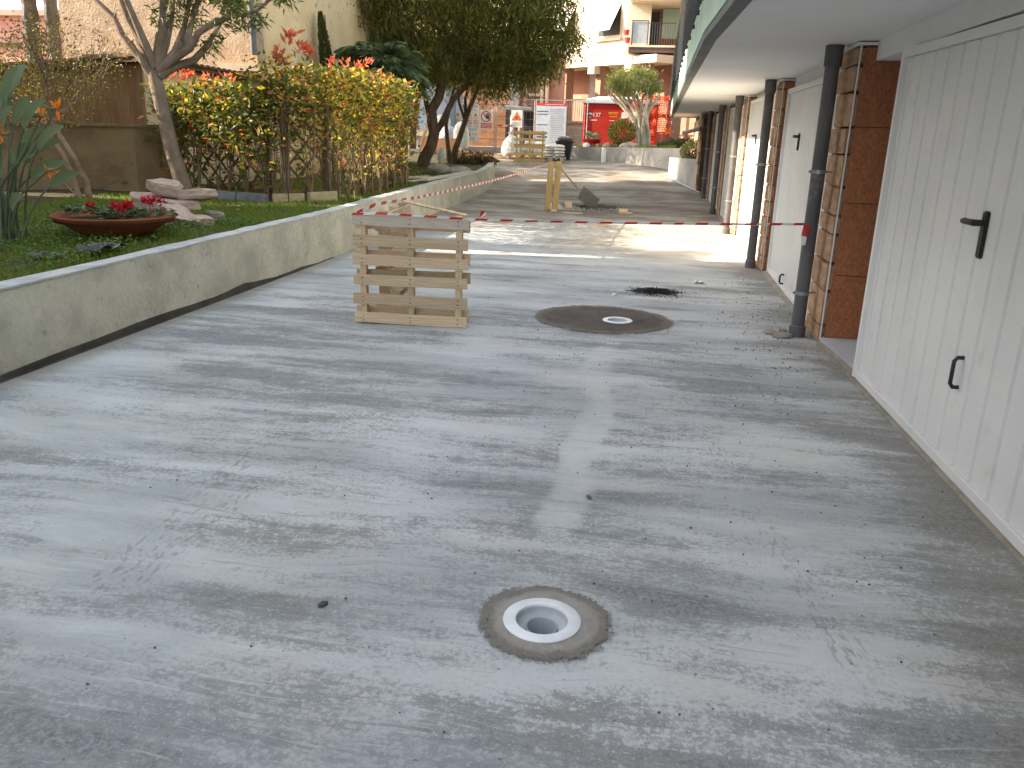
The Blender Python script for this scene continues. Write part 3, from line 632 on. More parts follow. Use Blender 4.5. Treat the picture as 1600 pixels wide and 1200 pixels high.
d2, P2, a2 = garage_door(7.56, 10.50, 1.405, 1.425, 2.14, .02, False); lever(d2, P2, a2, 1.03, 1.575, -1, .17); grip(d2, P2, 1.15, .12, .1)
d3, P3, a3 = garage_door(11.25, 14.28, 1.35, 1.38, 2.15, .02, False); lever(d3, P3, a3, 1.0, 1.575, -1, .15)
d4, P4, a4 = garage_door(15.05, 17.98, 1.31, 1.34, 2.14, .02, False); d5, P5, a5 = garage_door(18.75, 22.05, 1.27, 1.30, 2.12, .02, False)
garage_door(-.3, 1.3, 1.56, 1.6, 2.15, .02, False)
m = MB()
for (ya, yb), (yc, yd) in zip(PIL[:-1], PIL[1:]):
    z = 2.16
    m.b2((max(1.30, wx(yb) + .10), yb + .0, z), (1.74, yc + .01, sof(yb) - .002))
m.build('door_lintel', M['white_paint'], gb)
m = MB(); m.b2((1.68, 5.6, -.1), (1.74, 6.81, 2.16)); m.build('reveal_wall', M['grey_paint'], gb)
# raised threshold between pillar and first door
m = MB(); m.prism([(1.36, 6.79), (1.67, 6.79), (1.67, 5.74), (1.475, 5.74)], -.05, [.075, .075, .06, .05]); m.build('threshold', M['grey_paint'], gb)
m = MB(); m.prism([(1.345, 6.79), (1.372, 6.79), (1.46, 5.86), (1.425, 5.84)], -.05, [.05, .06, .045, .035]); m.build('threshold_edge', M['mortar_fresh'], gb)
m = MB(); m.prism([(1.41, 5.86), (1.47, 5.84), (1.615, 2.6), (1.57, 2.6)], -.05, [.006, .03, .03, .006]); m.build('mortar_fillet', M['mortar_fresh'], gb)
for (y0, y1, x0, x1) in ((7.44, 10.6, 1.33, 1.42), (11.13, 14.39, 1.27, 1.37), (14.92, 18.1, 1.24, 1.33)):
    m = MB(); m.prism([(x0 + .03, y0), (x1 + .03, y0), (x1, y1), (x0 - .01, y1)], -.05, [.004, .03, .03, .004]); m.build('mortar_fillet', M['mortar_fresh'], gb)
# drainpipes
for k, (x, y, tilt) in enumerate([(1.235, 7.105, 0), (1.215, 10.9, 0), (1.175, 14.72, 0), (1.145, 18.45, 0), (1.12, 22.4, 0)]):
    T = sof(y); r = .055
    m = MB(); m.tube([(x, y, -.05), (x, y, T - .04)], r, 20); p = m.build('drainpipe', M['pvc'], gb, True)
    m = MB(); m.lathe([(r + .001, T - .16), (r + .012, T - .15), (r + .014, T - .005), (r, T - .004)], (x, y, 0), 20); m.build('pipe_collar', M['pvc'], p, True)
    m = MB(); m.lathe([(r, .0), (r + .012, .0), (r + .012, .09), (r, .10)], (x, y, 0), 20); m.build('pipe_socket', M['pvc'], p, True)
    for z in ((.37, 1.35) if k == 0 else (.55, 1.28)):
        m = MB(); m.lathe([(r - .002, z - .014), (r + .006, z - .014), (r + .006, z + .014), (r - .002, z + .014)], (x, y, 0), 16); m.tube([(x + .05, y + .03, z), (x + .14, y + .06, z)], .007, 6)
        m.tube([(x - r - .02, y - .01, z), (x - r + .01, y - .01, z)], .012, 6); m.build('pipe_clamp', M['galv'], p)
# end wall past the last door, clad in orange stone, with a lamp
m = MB(); m.b2((1.0, 23.4, -.1), (1.75, 29.5, 2.15)); ew = m.build('end_wall', M['mortar'], gb)
for i in range(7):
    for k in range(9):
        y0 = 23.45 + k * .66 + (.33 if i % 2 else 0)
        if y0 > 29: continue
        child('stone_block', BLK[(i * 3 + k) % 6], ew, (.985, y0 + .32, .15 + i * .29), (.06, .63, .27))
lp = MB(); lp.lathe([(0, -.10), (.06, -.09), (.085, -.02), (.07, .05), (.04, .07), (.04, .10)], (.93, 23.7, 1.93), 14); lp.tube([(.93, 23.7, 2.0), (.93, 23.7, 2.17)], .03, 8); lp.build('globe_lamp', M['lamp_white'], gb, True)
m = MB(); m.tube([(.95, 23.5, 1.78), (.55, 24.8, 1.66)], .05, 8); m.lathe([(.05, -.05), (.06, 0), (.05, .05)], (.55, 24.8, 1.66), 8); m.build('waste_pipe', M['pvc'], gb, True)

# ================================================================ PALLETS
SLAT = []
for k in range(3):
    rs = random.Random(k); bm = bmesh.new(); bmesh.ops.create_cube(bm, size=1)
    bmesh.ops.subdivide_edges(bm, edges=[e for e in bm.edges if abs((e.verts[0].co - e.verts[1].co).x) > .5], cuts=3)
    for v in bm.verts: v.co.z += rs.uniform(-.05, .05); v.co.y += rs.uniform(-.06, .06)
    me = bpy.data.meshes.new('slat'); bm.to_mesh(me); bm.free(); SLAT.append(me)
def mats_of(me, mat): c = me.copy(); c.materials.append(mat); return c
SLW = {k: [mats_of(me, M[k]) for me in SLAT] for k in ('wood', 'wood_grey', 'wood_yellow')}
def pallet(loc, rz, label, front, back, W=.965, H=.92, Dp=.128, wood='wood', topgrey=True, nails=True, strz=3):
    """stands on edge: boards face -Y (front) and +Y (back), three bearers stand upright between"""
    t = thing('pallet', loc, label, 'pallet', 'wooden pallets standing on edge as barriers', rz)
    rs = random.Random(label); pc = lambda nm, me, l, s, r=0: (lambda o: (setattr(o, 'location', l), setattr(o, 'scale', s), setattr(o, 'rotation_euler', (0, r, rs.uniform(-.004, .004)))))(put(nm, me, t))
    for i, z in enumerate(front):
        k = 'wood_grey' if (topgrey and i == len(front) - 1) else wood
        pc('slat', SLW[k][i % 3], (rs.uniform(-.006, .006), -Dp / 2 + .011, z), (W * rs.uniform(.985, 1.005), .021, .086), rs.uniform(-.008, .008) + .006)
    for i, z in enumerate(back):
        pc('slat', SLW[wood][(i + 1) % 3], (rs.uniform(-.006, .006), Dp / 2 - .011, z), (W, .021, .092), rs.uniform(-.006, .006) + .004)
    for x in ([-.40, 0, .40] if strz == 3 else [-.42, .42]):
        o = put('bearer', SLW[wood][0], t); o.location = (x * W / .965, 0, H / 2 + .012); o.scale = (H - .03, Dp - .044, .05); o.rotation_euler = (0, PI / 2, 0)
    if nails:
        m = MB()
        for z in front:
            for x in (-.40, 0, .40):
                for d in (-.018, .018):
                    m.lathe([(0, 0), (.0045, 0), (.0045, .002)], (0, 0, 0), 6); m.v[-18:] = [(p[0] + x * W / .965 + rs.uniform(-.006, .006), -Dp / 2 - .0015 - p[2], z + d + p[1]) for p in m.v[-18:]]
        o = put('nail_heads', None, t) if False else None
        me = bpy.data.meshes.new('nail_heads'); me.from_pydata(m.v, [], m.f); me.materials.append(M['nail']); o = put('nail_heads', me, t); o['kind'] = 'stuff'
    return t
fz = [.05, .212, .372, .534, .696, .862]
a = math.atan2(.09, .95)
pallet((-1.985, 6.58, 0), a, 'near wooden pallet on edge facing the camera with six slats and a greyed top board', fz, [.085, .40, .56, .83])
pallet((-2.32, 7.17, 0), PI / 2 + .10, 'wooden pallet on edge behind and at a right angle to the front one', fz, [.08, .40, .53, .80], topgrey=False)
pallet((-4.57, 29.35, zr(29.35)), .30, 'far yellowish pallet on edge by the site fence and white bags', [.05, .27, .50, .74, .98], [.1, .55, .95], W=1.1, H=1.05, wood='wood_yellow', topgrey=False, nails=False)
t = thing('wooden_stand', (-2.24, 17.5, 0), 'upright stand of two yellowish boards in mid driveway tied with barrier tape', 'stand'); YB = cube_mesh('upright', M['wood_yellow'], .04)
for x, y, rz in ((-2.30, 17.5, .2), (-2.155, 17.62, .35)): child('upright', YB, t, (x + .02, y, .505), (.115, .05, 1.0), rot=(0, .055, rz))
for z in (.22, .58, .93): child('crosspiece', YB, t, (-2.25 + z * .05, 17.58, z), (.22, .06, .09), .6)
m = MB(); m.tube([(-2.33, 7.45, .945), (-1.52, 6.62, .925)], .012, 4); o = m.build('wooden_batten', SLW['wood'][0].materials[0]); top(o, 'thin pale lath lying across the tops of the two near pallets', 'lath')

# barrier tape
def tape(label, pts, w=.032, per=.10, sag=.02, seed=0, extra=None):
    m = MB(); rs = random.Random(seed); s = 0; P = []
    for i in range(len(pts) - 1):
        a, b = Vector(pts[i]), Vector(pts[i + 1]); L = (b - a).length; n = max(2, int(L / (per / 4)))
        for k in range(n): t = k / n; P.append(a.lerp(b, t) - Vector((0, 0, sag * 4 * t * (1 - t) * (L > 1))))
    P.append(Vector(pts[-1])); V = []; tw = 0; L = [0]
    for i, p in enumerate(P):
        t = (P[min(i + 1, len(P) - 1)] - P[max(i - 1, 0)]).normalized(); h = t.cross(Vector((0, 0, 1))).normalized(); u = h.cross(t)
        tw += rs.uniform(-.12, .12); tw *= .96; c, s_ = math.cos(tw), math.sin(tw); d = u * c + h * s_; sh = t * w * .5
        V += [p + d * w / 2 + sh, p - d * w / 2 - sh]
        if i: L.append(L[-1] + (p - P[i - 1]).length)
    for i in range(len(P) - 1):
        m.k = 1 if int(L[i] / per) % 2 else 0; m.add([V[2 * i], V[2 * i + 1], V[2 * i + 3], V[2 * i + 2]], [(0, 1, 2, 3)])
    o = top(m.build('barrier_tape', [M['tape_red'], M['tape_white']]), label, 'tape', 'red and white barrier tapes')
    for f in (extra or []):
        m = MB()
        for j, q in enumerate(f): m.k = j % 2; m.add(q, [tuple(range(len(q)))])
        m.build('tape_end', [M['tape_red'], M['tape_white']], o)
    return o
fl = Vector((-1.40, 6.6, .905))
tape('red and white tape running from the near pallet across to the first drainpipe', [(-2.45, 6.47, .91), (-2.2, 6.47, .925), (-1.9, 6.49, .918), (-1.49, 6.53, .905), (1.17, 7.09, .935), (1.19, 7.17, .93), (1.30, 7.05, .945)], .018, .10, .012, 3,
     [[[fl + Vector((-.02, 0, .005)), fl + Vector((.0, 0, .07)), fl + Vector((.03, .01, .055))], [fl + Vector((-.02, 0, .005)), fl + Vector((.03, .01, .055)), fl + Vector((.035, 0, .035))], [fl + Vector((-.015, 0, .0)), fl + Vector((.0, .004, .07)), fl + Vector((-.015, .01, .04))]],
      [[(1.165, 7.03, .935), (1.215, 7.03, .935), (1.20, 7.02, .84), (1.155, 7.03, .85)], [(1.155, 7.03, .85), (1.20, 7.02, .84), (1.195, 7.02, .775), (1.165, 7.03, .77)]]])
tape('slack red and white tape running back from the near pallets to the upright pallet', [(-2.47, 6.62, .90), (-2.40, 6.95, .955), (-2.30, 7.6, .955), (-2.22, 17.3, 1.0)], .028, .10, .045, 9)
tape('red and white tape stretched along the site fence beside the grey sheds', [(-6.3, 32.28, 1.75), (-5.75, 32.27, 1.74), (-5.1, 29.1, 1.58)], .06, .2, .01, 5)

# ================================================================ THINGS ON THE DRIVEWAY
def lying_board(label, p, q, w_, h_, mat='wood', name='board', lift=0, cat='board'):
    a = Vector(p); b = Vector(q); d = b - a; m = MB(); m.box((a + b) / 2 + Vector((0, 0, h_ / 2 + .003 + lift)), (d.length, w_, h_), math.atan2(d.y, d.x))
    return top(bevel(m.build(name, M[mat]), .004), label, cat, None)
lying_board('long plank end lying on the driveway under the upright pallet, left of two', (-2.44, 18.9, 0), (-2.13, 17.25, 0), .12, .03, 'wood')
lying_board('shorter plank lying on the driveway beside the upright pallet, right of two', (-2.26, 18.8, 0), (-2.04, 17.65, 0), .12, .035, 'wood')
lying_board('short reddish wood block lying right of the two planks', (-2.06, 19.3, 0), (-1.93, 18.2, 0), .15, .06, 'wood')
lying_board('thin dark batten lying crosswise just before the two planks', (-1.92, 17.0, 0), (-1.52, 17.05, 0), .04, .02, 'wood_grey')
lying_board('square wood offcut resting on another offcut near the dirt line', (-.80, 17.42, 0), (-.62, 17.44, 0), .12, .06, 'wood', lift=.045)
lying_board('darker wood offcut lying under a square offcut near the dirt line', (-.80, 17.36, 0), (-.54, 17.46, 0), .16, .04, 'wood')
lying_board('pale wood board lying in the sunlit strip behind the tape', (-1.12, 14.98, 0), (-.86, 15.0, 0), .15, .05, 'wood')
# scraper leaning on the upright pallet
t = thing('floor_scraper', (-1.75, 18.7, 0), 'long handled scraper with wide grey blade leaning against the upright pallet', 'scraper')
m = MB(); m.tube([(-2.17, 17.62, .98), (-1.72, 18.35, .36)], .018, 8); m.build('handle', M['wood'], t, True)
m = MB(); ax = (Vector((-1.30, 18.75, 0)) - Vector((-1.76, 18.3, .40))).normalized(); q = ax.to_track_quat('X', 'Z').to_matrix()
m.box(Vector((-1.53, 18.52, .20)), (.56, .02, .30), rot=q); bevel(m.build('blade', M['blade'], t), .004)
# black grit heap, pebbles, scraps
rs = np.random.default_rng(3)
def grit(name, c, r, n, mat, smin, smax, zh=.02):
    V = []; F = []
    for i in range(n):
        d = rs.normal(size=2) * .45; x, y = c[0] + d[0] * r[0], c[1] + d[1] * r[1]; s = rs.uniform(smin, smax); z = max(0, zh * (1 - d[0] ** 2 - d[1] ** 2)) * rs.random() + zr(y) + s * .3
        o = len(V); q = rs.normal(size=(4, 3)); q /= np.linalg.norm(q, axis=1, keepdims=True)
        V += [(x + s, y, z - s * .3), (x - s * .6, y + s * .8, z - s * .3), (x - s * .5, y - s * .9, z - s * .3), (x + q[0, 0] * s * .3, y, z + s * .8)]
        F += [(o, o + 1, o + 3), (o + 1, o + 2, o + 3), (o + 2, o, o + 3), (o, o + 2, o + 1)]
    me = bpy.data.meshes.new(name); me.from_pydata(V, [], F); me.materials.append(mat); o = put(name, me); o['kind'] = 'stuff'; return o
m = MB(); n = 40; V = [(.03, 8.77, .022)]
patch('black_grit_stain', M['black_grit'], (.03, 8.77), 0, lambda a: .17 + .07 * math.cos(2 * a), 9, z=.004, dome=.012, jag=.4, n=120)
grit('black_grit_debris', (.04, 8.77), (.24, .24), 1100, M['black_grit'], .003, .011, .025)
grit('scattered_grit', (0, 6.0), (2.2, 6.5), 420, M['pebble'], .002, .0075)
grit('scattered_grit_along_garages', (.9, 7.6), (.5, 3.0), 260, M['pebble'], .003, .010)
grit('brown_rubble', (-1.35, 18.7), (.55, .7), 500, M['mortar'], .008, .03, .03)
grit('rubble_near_offcuts', (-.9, 14.9), (1.4, .8), 120, M['mortar'], .004, .011, .01)
grit('dirt_crumbs_by_door', (.75, 13.3), (.6, .35), 170, M['mortar'], .004, .012, .008)
def stone(label, p, r, seed, mat='pebble', sq=(1.4, .8, .6), name='stone'):
    o = put(name, blob_mesh(name, M[mat], r, seed, 1, .3, sq)); o.location = (p[0], p[1], zr(p[1]) + r * .35); o.rotation_euler = (0, 0, seed); return top(o, label, 'stone')
stone('dark elongated stone chip lying alone left of the nearest drain', (-1.04, 2.36), .017, 1)
stone('flat dark pebble lying on the pale strip between the two drains', (-.21, 3.46), .016, 2)
stone('small dark pebble on the cement right of the nearest drain', (.28, 2.72), .008, 3)
stone('white pebble lying just behind the dark damp mortar patch', (-.38, 8.42), .028, 4, 'drain_white')
def scrap(label, c, r, mat, seed, name='paper_scrap', cat='scrap', h=.03):
    rs = random.Random(seed); m = MB(); n = 9; V = []
    for i in range(n):
        for j in range(n):
            u, v = i / (n - 1) - .5, j / (n - 1) - .5; V.append((c[0] + r[0] * 2 * u * (1 + rs.uniform(-.12, .12)), c[1] + r[1] * 2 * v * (1 + rs.uniform(-.12, .12)), c[2] + .006 + h * abs(math.sin(u * 7 + seed) * math.cos(v * 6 + seed * 2)) * rs.uniform(.5, 1)))
    m.add(V, [(i * n + j, (i + 1) * n + j, (i + 1) * n + j + 1, i * n + j + 1) for i in range(n - 1) for j in range(n - 1)]); return top(m.build(name, mat, None, True), label, cat)
scrap('crumpled white paper scrap behind the black grit near the second door', (.52, 9.48, 0), (.06, .05), M['drain_white'], 3)
for k, (x, y, r, s) in enumerate([(1.02, 7.12, .045, 5), (1.10, 7.02, .06, 8), (1.145, 7.26, .03, 11)]):
    o = put('mortar_lump', blob_mesh('mortar_lump', M['mortar_fresh'], r, s, 2, .3, (1.4, 1, .55))); o.location = (x, y, r * .25); top(o, ['small hardened mortar lump, outermost at the first drainpipe foot', 'biggest hardened mortar lump beside the first drainpipe foot', 'tiny mortar lump tucked behind the first drainpipe foot'][k], 'mortar lump')

# ================================================================ GARDEN BED: near items
bx, by = -4.925, 6.95; bz = bedz(bx, by)
t = thing('planter_bowl', (bx, by, bz), 'wide shallow terracotta bowl planted with red cyclamen on the lawn', 'plant bowl')
m = MB(); m.lathe([(0, .0), (.20, .0), (.27, .03), (.40, .10), (.52, .175), (.575, .205), (.585, .222), (.575, .232), (.555, .225), (.50, .175), (.40, .15), (0, .15)], (bx, by, bz - .01), 56, .92, .92); m.build('bowl', M['terracotta'], t, True)
m = MB(); m.lathe([(0, .19), (.3, .185), (.515, .172)], (bx, by, bz - .01), 30); m.build('compost', M['soil'], t, True)
for k, (dx, dy, lab, fl_) in enumerate([(-.27, -.02, 'leafy cyclamen at the left end of the terracotta bowl with one bloom', 1), (-.05, .1, 'cyclamen in the middle back of the terracotta bowl, few dark blooms', 2), (.13, -.08, 'cyclamen front centre of the bowl with a big crimson bloom', 4), (.36, .04, 'cyclamen at the right end of the terracotta bowl with two tall blooms', 4)]):
    p = thing('cyclamen', (bx + dx, by + dy, bz + .18), lab, 'flower', 'cyclamen in the bowl'); r_ = np.random.default_rng(k)
    n = 90; A = r_.uniform(0, 6.28, n); rr = r_.uniform(.02, .19, n); P = np.stack([bx + dx + rr * np.cos(A), by + dy + rr * .9 * np.sin(A), bz + .20 + r_.uniform(0, .075, n)], 1); D = np.stack([np.cos(A), np.sin(A), r_.uniform(-.3, .5, n)], 1)
    leaves('leaves', P, D, r_.uniform(.045, .075, n), r_.uniform(.045, .065, n), [M['L_cyc'], M['L_clover']], p, [.7, .3], .1, nrm=np.array([0, 0, 1.]))
    for q in range(fl_):
        fx, fy, fzz = bx + dx + r_.uniform(-.07, .09), by + dy + r_.uniform(-.07, .07), bz + .265 + r_.uniform(0, .04) + (.05 if k == 3 else 0)
        m = MB(); m.tube([(fx, fy, bz + .19), (fx, fy, fzz)], .003, 5, False); fo = m.build('flower_stem', M['terracotta'], p)
        n = 16; A = r_.uniform(0, 6.28, n); P = np.tile([fx, fy, fzz], (n, 1)) + r_.normal(size=(n, 3)) * .012; D = np.stack([np.cos(A), np.sin(A), r_.uniform(-.3, 1.4, n)], 1)
        leaves('flower', P, D, r_.uniform(.04, .06, n), .036, M['petal_red'], p, None, .25, kind=None)
# heap of stone slabs
SL = [((-5.28, 8.20), (.62, .42), .07, .00, .3, 0, 'pink stone slab lying flat at the bottom of the slab heap'),
      ((-4.83, 8.12), (.40, .28), .06, .00, .2, 0, 'orange streaked stone slab lying lowest at the front right of the heap'),
      ((-5.10, 7.78), (.34, .24), .07, .00, .8, 0, 'pale cream stone chunk next to the rim of the terracotta bowl'),
      ((-5.02, 8.10), (.62, .20), .05, .05, -.35, .30, 'brownish stone slab slanting steeply on the front of the heap'),
      ((-5.32, 8.32), (.66, .46), .06, .09, .15, .05, 'broad grey pink stone slab in the middle of the heap'),
      ((-5.08, 8.50), (.46, .40), .06, .13, .6, -.12, 'pink stone slab leaning on the tree trunk at the back of the heap'),
      ((-5.28, 8.34), (.40, .28), .07, .17, .5, .14, 'pink stone slab topmost on the heap of slabs'),
      ((-4.88, 8.62), (.34, .22), .06, .0, -.5, 0, 'greyish stone slab lying on the grass right behind the heap')]
for k, ((x, y), (sx, sy), h, z, rz, ty, lab) in enumerate(SL):
    o = put('stone_slab', slab_mesh('stone_slab', M['slab_pink'] if k != 7 else M['rock'], k + 20, 6)); o.location = (x, y, bedz(x, y) + z * 1.8 + h * .87 + .01); o.scale = (sx * 1.15, sy * 1.15, h * 1.75); o.rotation_euler = (ty * 1.3, ty * .9 + .05, rz); top(o, lab, 'stone slab', 'stone slabs heaped under the tree')
o = put('boulder', blob_mesh('boulder', M['kerb_y'], .07, 9, 2, .2, (1.2, .9, .8))); o.location = (-4.93, 8.42, bedz(-4.93, 8.42) + .05); top(o, 'round yellowish stone tucked at the right of the slab heap', 'stone')
scrap('crumpled black plastic sheet on the wall edge before the bowl', (-4.38, 5.95, bedz(-4.38, 5.95) + .055), (.13, .17), M['black_sheet'], 4, 'plastic_sheet', 'plastic sheet', .05)
scrap('flat black plastic scrap half buried in the lawn below the bird plant', (-4.70, 5.72, bedz(-4.7, 5.72) + .04), (.15, .07), M['black_sheet'], 7, 'plastic_sheet', 'plastic sheet', .02)

# generic branching helper
def branch_tree(mb, p, d, L, r, depth, rs, spread=.5, up=.25, tips=None, seg=4, shrink=.72, kids=(2, 3)):
    pts = [Vector(p)]; rad = [r]; dd = Vector(d).normalized()
    for i in range(seg):
        dd = (dd + Vector((rs.uniform(-1, 1), rs.uniform(-1, 1), rs.uniform(-1, 1))) * .13 + Vector((0, 0, up * .12))).normalized(); pts.append(pts[-1] + dd * L / seg); rad.append(r * (1 - (1 - shrink) * (i + 1) / seg))
    mb.tube(pts, rad, 7 if r > .02 else 5)
    if depth == 0:
        if tips is not None: tips.append((pts[-1].copy(), dd.copy()))
        return
    for k in range(rs.randint(*kids)):
        nd_ = (dd + Vector((rs.uniform(-1, 1), rs.uniform(-1, 1), rs.uniform(-.6, 1) + up)) * spread).normalized(); branch_tree(mb, pts[-1], nd_, L * rs.uniform(.65, .9), rad[-1] * .8, depth - 1, rs, spread, up, tips, seg, shrink, kids)
# small pollarded tree in the bed
tx, ty_ = -6.42, 10.62
t = thing('pollarded_tree', (tx, ty_, bedz(tx, ty_)), 'slender grey tree with fanned pollarded limbs rising behind the stone heap', 'tree')
m = MB(); rs = random.Random(12)
m.tube([(tx + .03, ty_, .40), (tx - .02, ty_, .75), (tx - .14, ty_, 1.2), (tx - .21, ty_ + .01, 1.6), (tx - .28, ty_ + .02, 2.0), (tx - .31, ty_ + .02, 2.22)], [.135, .105, .098, .092, .09, .085], 12)
tips = []
limbs = [[(-6.72, 2.2), (-6.95, 2.42), (-7.12, 2.65), (-7.2, 2.85), (-7.48, 3.1)], [(-6.70, 2.25), (-6.85, 2.5), (-6.98, 2.85), (-7.1, 3.15)], [(-6.70, 2.25), (-6.78, 2.6), (-6.84, 2.9), (-6.92, 3.25)], [(-6.68, 2.25), (-6.66, 2.6), (-6.62, 2.9), (-6.55, 3.2)],
         [(-6.66, 2.25), (-6.52, 2.55), (-6.42, 2.85), (-6.36, 3.15)], [(-6.64, 2.22), (-6.40, 2.45), (-6.28, 2.6), (-6.22, 2.9), (-6.10, 3.2)], [(-6.64, 2.2), (-6.42, 2.36), (-6.18, 2.5), (-6.05, 2.68), (-5.94, 2.75), (-5.66, 2.86), (-5.5, 2.9)], [(-6.64, 2.15), (-6.46, 2.27), (-6.22, 2.36), (-6.05, 2.55), (-6.02, 2.66)], [(-6.70, 2.1), (-6.82, 2.25), (-6.86, 2.42), (-6.92, 2.55)], [(-6.66, 2.25), (-6.58, 2.5), (-6.50, 2.72), (-6.46, 3.0), (-6.38, 3.2)], [(-6.64, 2.2), (-6.45, 2.45), (-6.34, 2.75), (-6.30, 3.1)], [(-6.7, 2.3), (-6.8, 2.55), (-6.92, 2.8), (-6.98, 3.1)]]
for li, pl_ in enumerate(limbs):
    yy = rs.uniform(-.35, .35); n = len(pl_); pts = [(x, ty_ + yy * (i / (n - 1)), z) for i, (x, z) in enumerate(pl_)]
    r0 = .06 if li != 8 else .046; m.tube(pts, [r0 - .030 * i / (n - 1) + rs.uniform(-.004, .004) for i in range(n)], 8)
    for i in range(1, n):   # knobs
        p = Vector(pts[i]); 
        if rs.random() < .6: m.tube([p, p + Vector((rs.uniform(-.06, .06), rs.uniform(-.05, .05), rs.uniform(.02, .06)))], [.022, .012], 6)
    d = (Vector(pts[-1]) - Vector(pts[-2])).normalized()
    if li != 8: branch_tree(m, pts[-1], d, .28, r0 * .5, 2, rs, .55, .3, tips, 3)
    if li in (3, 4, 5, 6):
        for q in range(3): tips.append((Vector(pts[-1]) + Vector((rs.uniform(-.15, .25), rs.uniform(-.2, .2), rs.uniform(-.05, .15))), d))
    if li in (5, 6, 7, 3, 4): tips.append((Vector(pts[-1]), d)); tips.append((Vector(pts[-2]), d))
m.build('trunk', M['bark'], t, True)
P = []; D = []
for p, d in tips:
    k = 48 if p.x > -6.95 else 16
    for _ in range(k): 
        q = p + Vector((rs.gauss(0, .09), rs.gauss(0, .09), rs.gauss(0, .07))); P.append(q); D.append((rs.gauss(0, .7) + d.x * .4, rs.gauss(0, .7), rs.uniform(-.9, .5)))
leaves('crown', np.array(P), np.array(D), rng.uniform(.09, .16, len(P)), rng.uniform(.018, .03, len(P)), [M['L_tree'], M['L_deep']], t, [.75, .25], droop=.2)

# bird of paradise plant at the left edge
t = thing('bird_of_paradise', (-5.78, 6.55, bedz(-5.78, 6.55)), 'bird of paradise plant with paddle leaves and orange flowers at the left edge', 'plant'); rs = random.Random(21)
b0 = Vector((-5.80, 6.6, bedz(-5.8, 6.6) - .05))
TG = [(-4.95, 1.72), (-4.84, 1.52), (-5.06, 1.40), (-5.08, 1.22), (-5.30, 1.66), (-5.52, 2.02), (-5.36, 1.98), (-5.27, .95), (-5.33, 1.36), (-5.55, 1.45), (-5.45, 1.75), (-5.65, 1.85), (-5.75, 2.1), (-5.15, 1.12), (-6.0, 1.9), (-6.1, 1.6), (-5.2, 1.5), (-5.6, 1.2), (-5.42, 1.15), (-5.9, 1.35)]
for i, (x, z) in enumerate(TG):
    yy = 6.49 + rs.uniform(-.35, .4); tip = Vector((x, yy, z)); o = b0 + Vector((rs.uniform(-.16, .2), rs.uniform(-.15, .15), 0)); d = tip - o
    L = .30 + .08 * rs.random(); ctrl = o + Vector((d.x * .22, d.y * .4, d.z * .86)); pth_ = [o.lerp(ctrl, s).lerp(ctrl.lerp(tip, s), s) for s in [k / 12 for k in range(13)]]
    cut = 8 if d.z > .6 else 7
    bl = pth_[cut:]; n = len(bl); wd = [(.006 + .052 * math.sin(PI * min(1, (k / (n - 1)) * .9 + .08)) ** .8) for k in range(n)]; wd[-1] = .012
    lo = blade_leaf(bl, wd, .35).build('leaf', M['L_strel'], t, True)
    m = MB(); m.tube(pth_[:cut + 1], [.012 - .0006 * k for k in range(cut + 1)], 6); m.build('stalk', M['L_strel'], lo, True)
for (x, z, s) in [(-5.13, 1.16, 1), (-5.13, 1.60, -1), (-5.52, 1.44, 1), (-4.98, 1.66, -1)]:
    yy = 6.42; p = Vector((x, yy, z)); m = MB(); m.tube([b0, b0.lerp(p, .5) + Vector((-.05, 0, .12)), p], [.010, .009, .008], 6); m.add([], [])
    st = m.build('flower_stalk', M['L_strel'], t, True)
    m = MB(); m.tube([p, p + Vector((.05 * s, -.01, .0)), p + Vector((.14 * s, -.02, .03))], [.013, .012, .002], 6); m.build('spathe', M['L_blue'], t, True)
    P = np.tile(np.array(p), (7, 1)) + rng.normal(size=(7, 3)) * .008; D = np.stack([rng.normal(size=7) * .35 + .2 * s, rng.normal(size=7) * .2, rng.uniform(-.6, 1, 7)], 1)
    leaves('flower', P, D, rng.uniform(.07, .11, 7), .028, M['petal_orange'], t, None, .3, kind=None)

# loose shrub against the garden wall
t = thing('straggly_shrub', (-7.38, 9.8, bedz(-7.38, 9.8)), 'straggly twiggy shrub with two twisted stems before the brown garden wall', 'shrub'); rs = random.Random(5); m = MB(); tips = []
zb = bedz(-7.38, 9.8) - .05
m.tube([(-7.36, 9.9, zb), (-7.38, 9.9, .8), (-7.52, 9.9, 1.1), (-7.72, 9.95, 1.36), (-7.86, 9.95, 1.6)], [.045, .042, .038, .034, .03], 8)
m.tube([(-7.42, 9.8, zb), (-7.50, 9.82, .85), (-7.62, 9.85, 1.12), (-7.78, 9.9, 1.3), (-8.05, 9.95, 1.5)], [.04, .036, .034, .03, .026], 8)
m.tube([(-7.25, 9.7, zb), (-7.5, 9.6, .8), (-7.75, 9.5, 1.05)], [.012, .012, .008], 6)
for q in range(9): branch_tree(m, (-7.9 + rs.uniform(-.15, .15), 9.95, 1.5 + rs.uniform(-.1, .1)), (rs.uniform(-1, .9), rs.uniform(-.5, .3), rs.uniform(.15, 1)), .42, .017, 3, rs, .7, .15, tips, 3)
m.build('branch', M['twig'], t, True)
P = []; D = []
for p, d in tips:
    for _ in range(15): P.append(p + Vector((rs.gauss(0, .11), rs.gauss(0, .11), rs.gauss(0, .10)))); D.append((rs.gauss(0, 1), rs.gauss(0, 1), rs.gauss(0, .8)))
C0, _d = inball(3600, (-8.25, 10.3, 2.0), (1.0, .6, .62)); P = np.vstack([np.array(P), C0]); D = np.vstack([np.array(D), rng.normal(size=(3600, 3))])
leaves('foliage', P, D, rng.uniform(.03, .06, len(P)), rng.uniform(.014, .026, len(P)), [M['L_shrub'], M['L_tree'], M['straw_ol']], t, [.62, .2, .18])

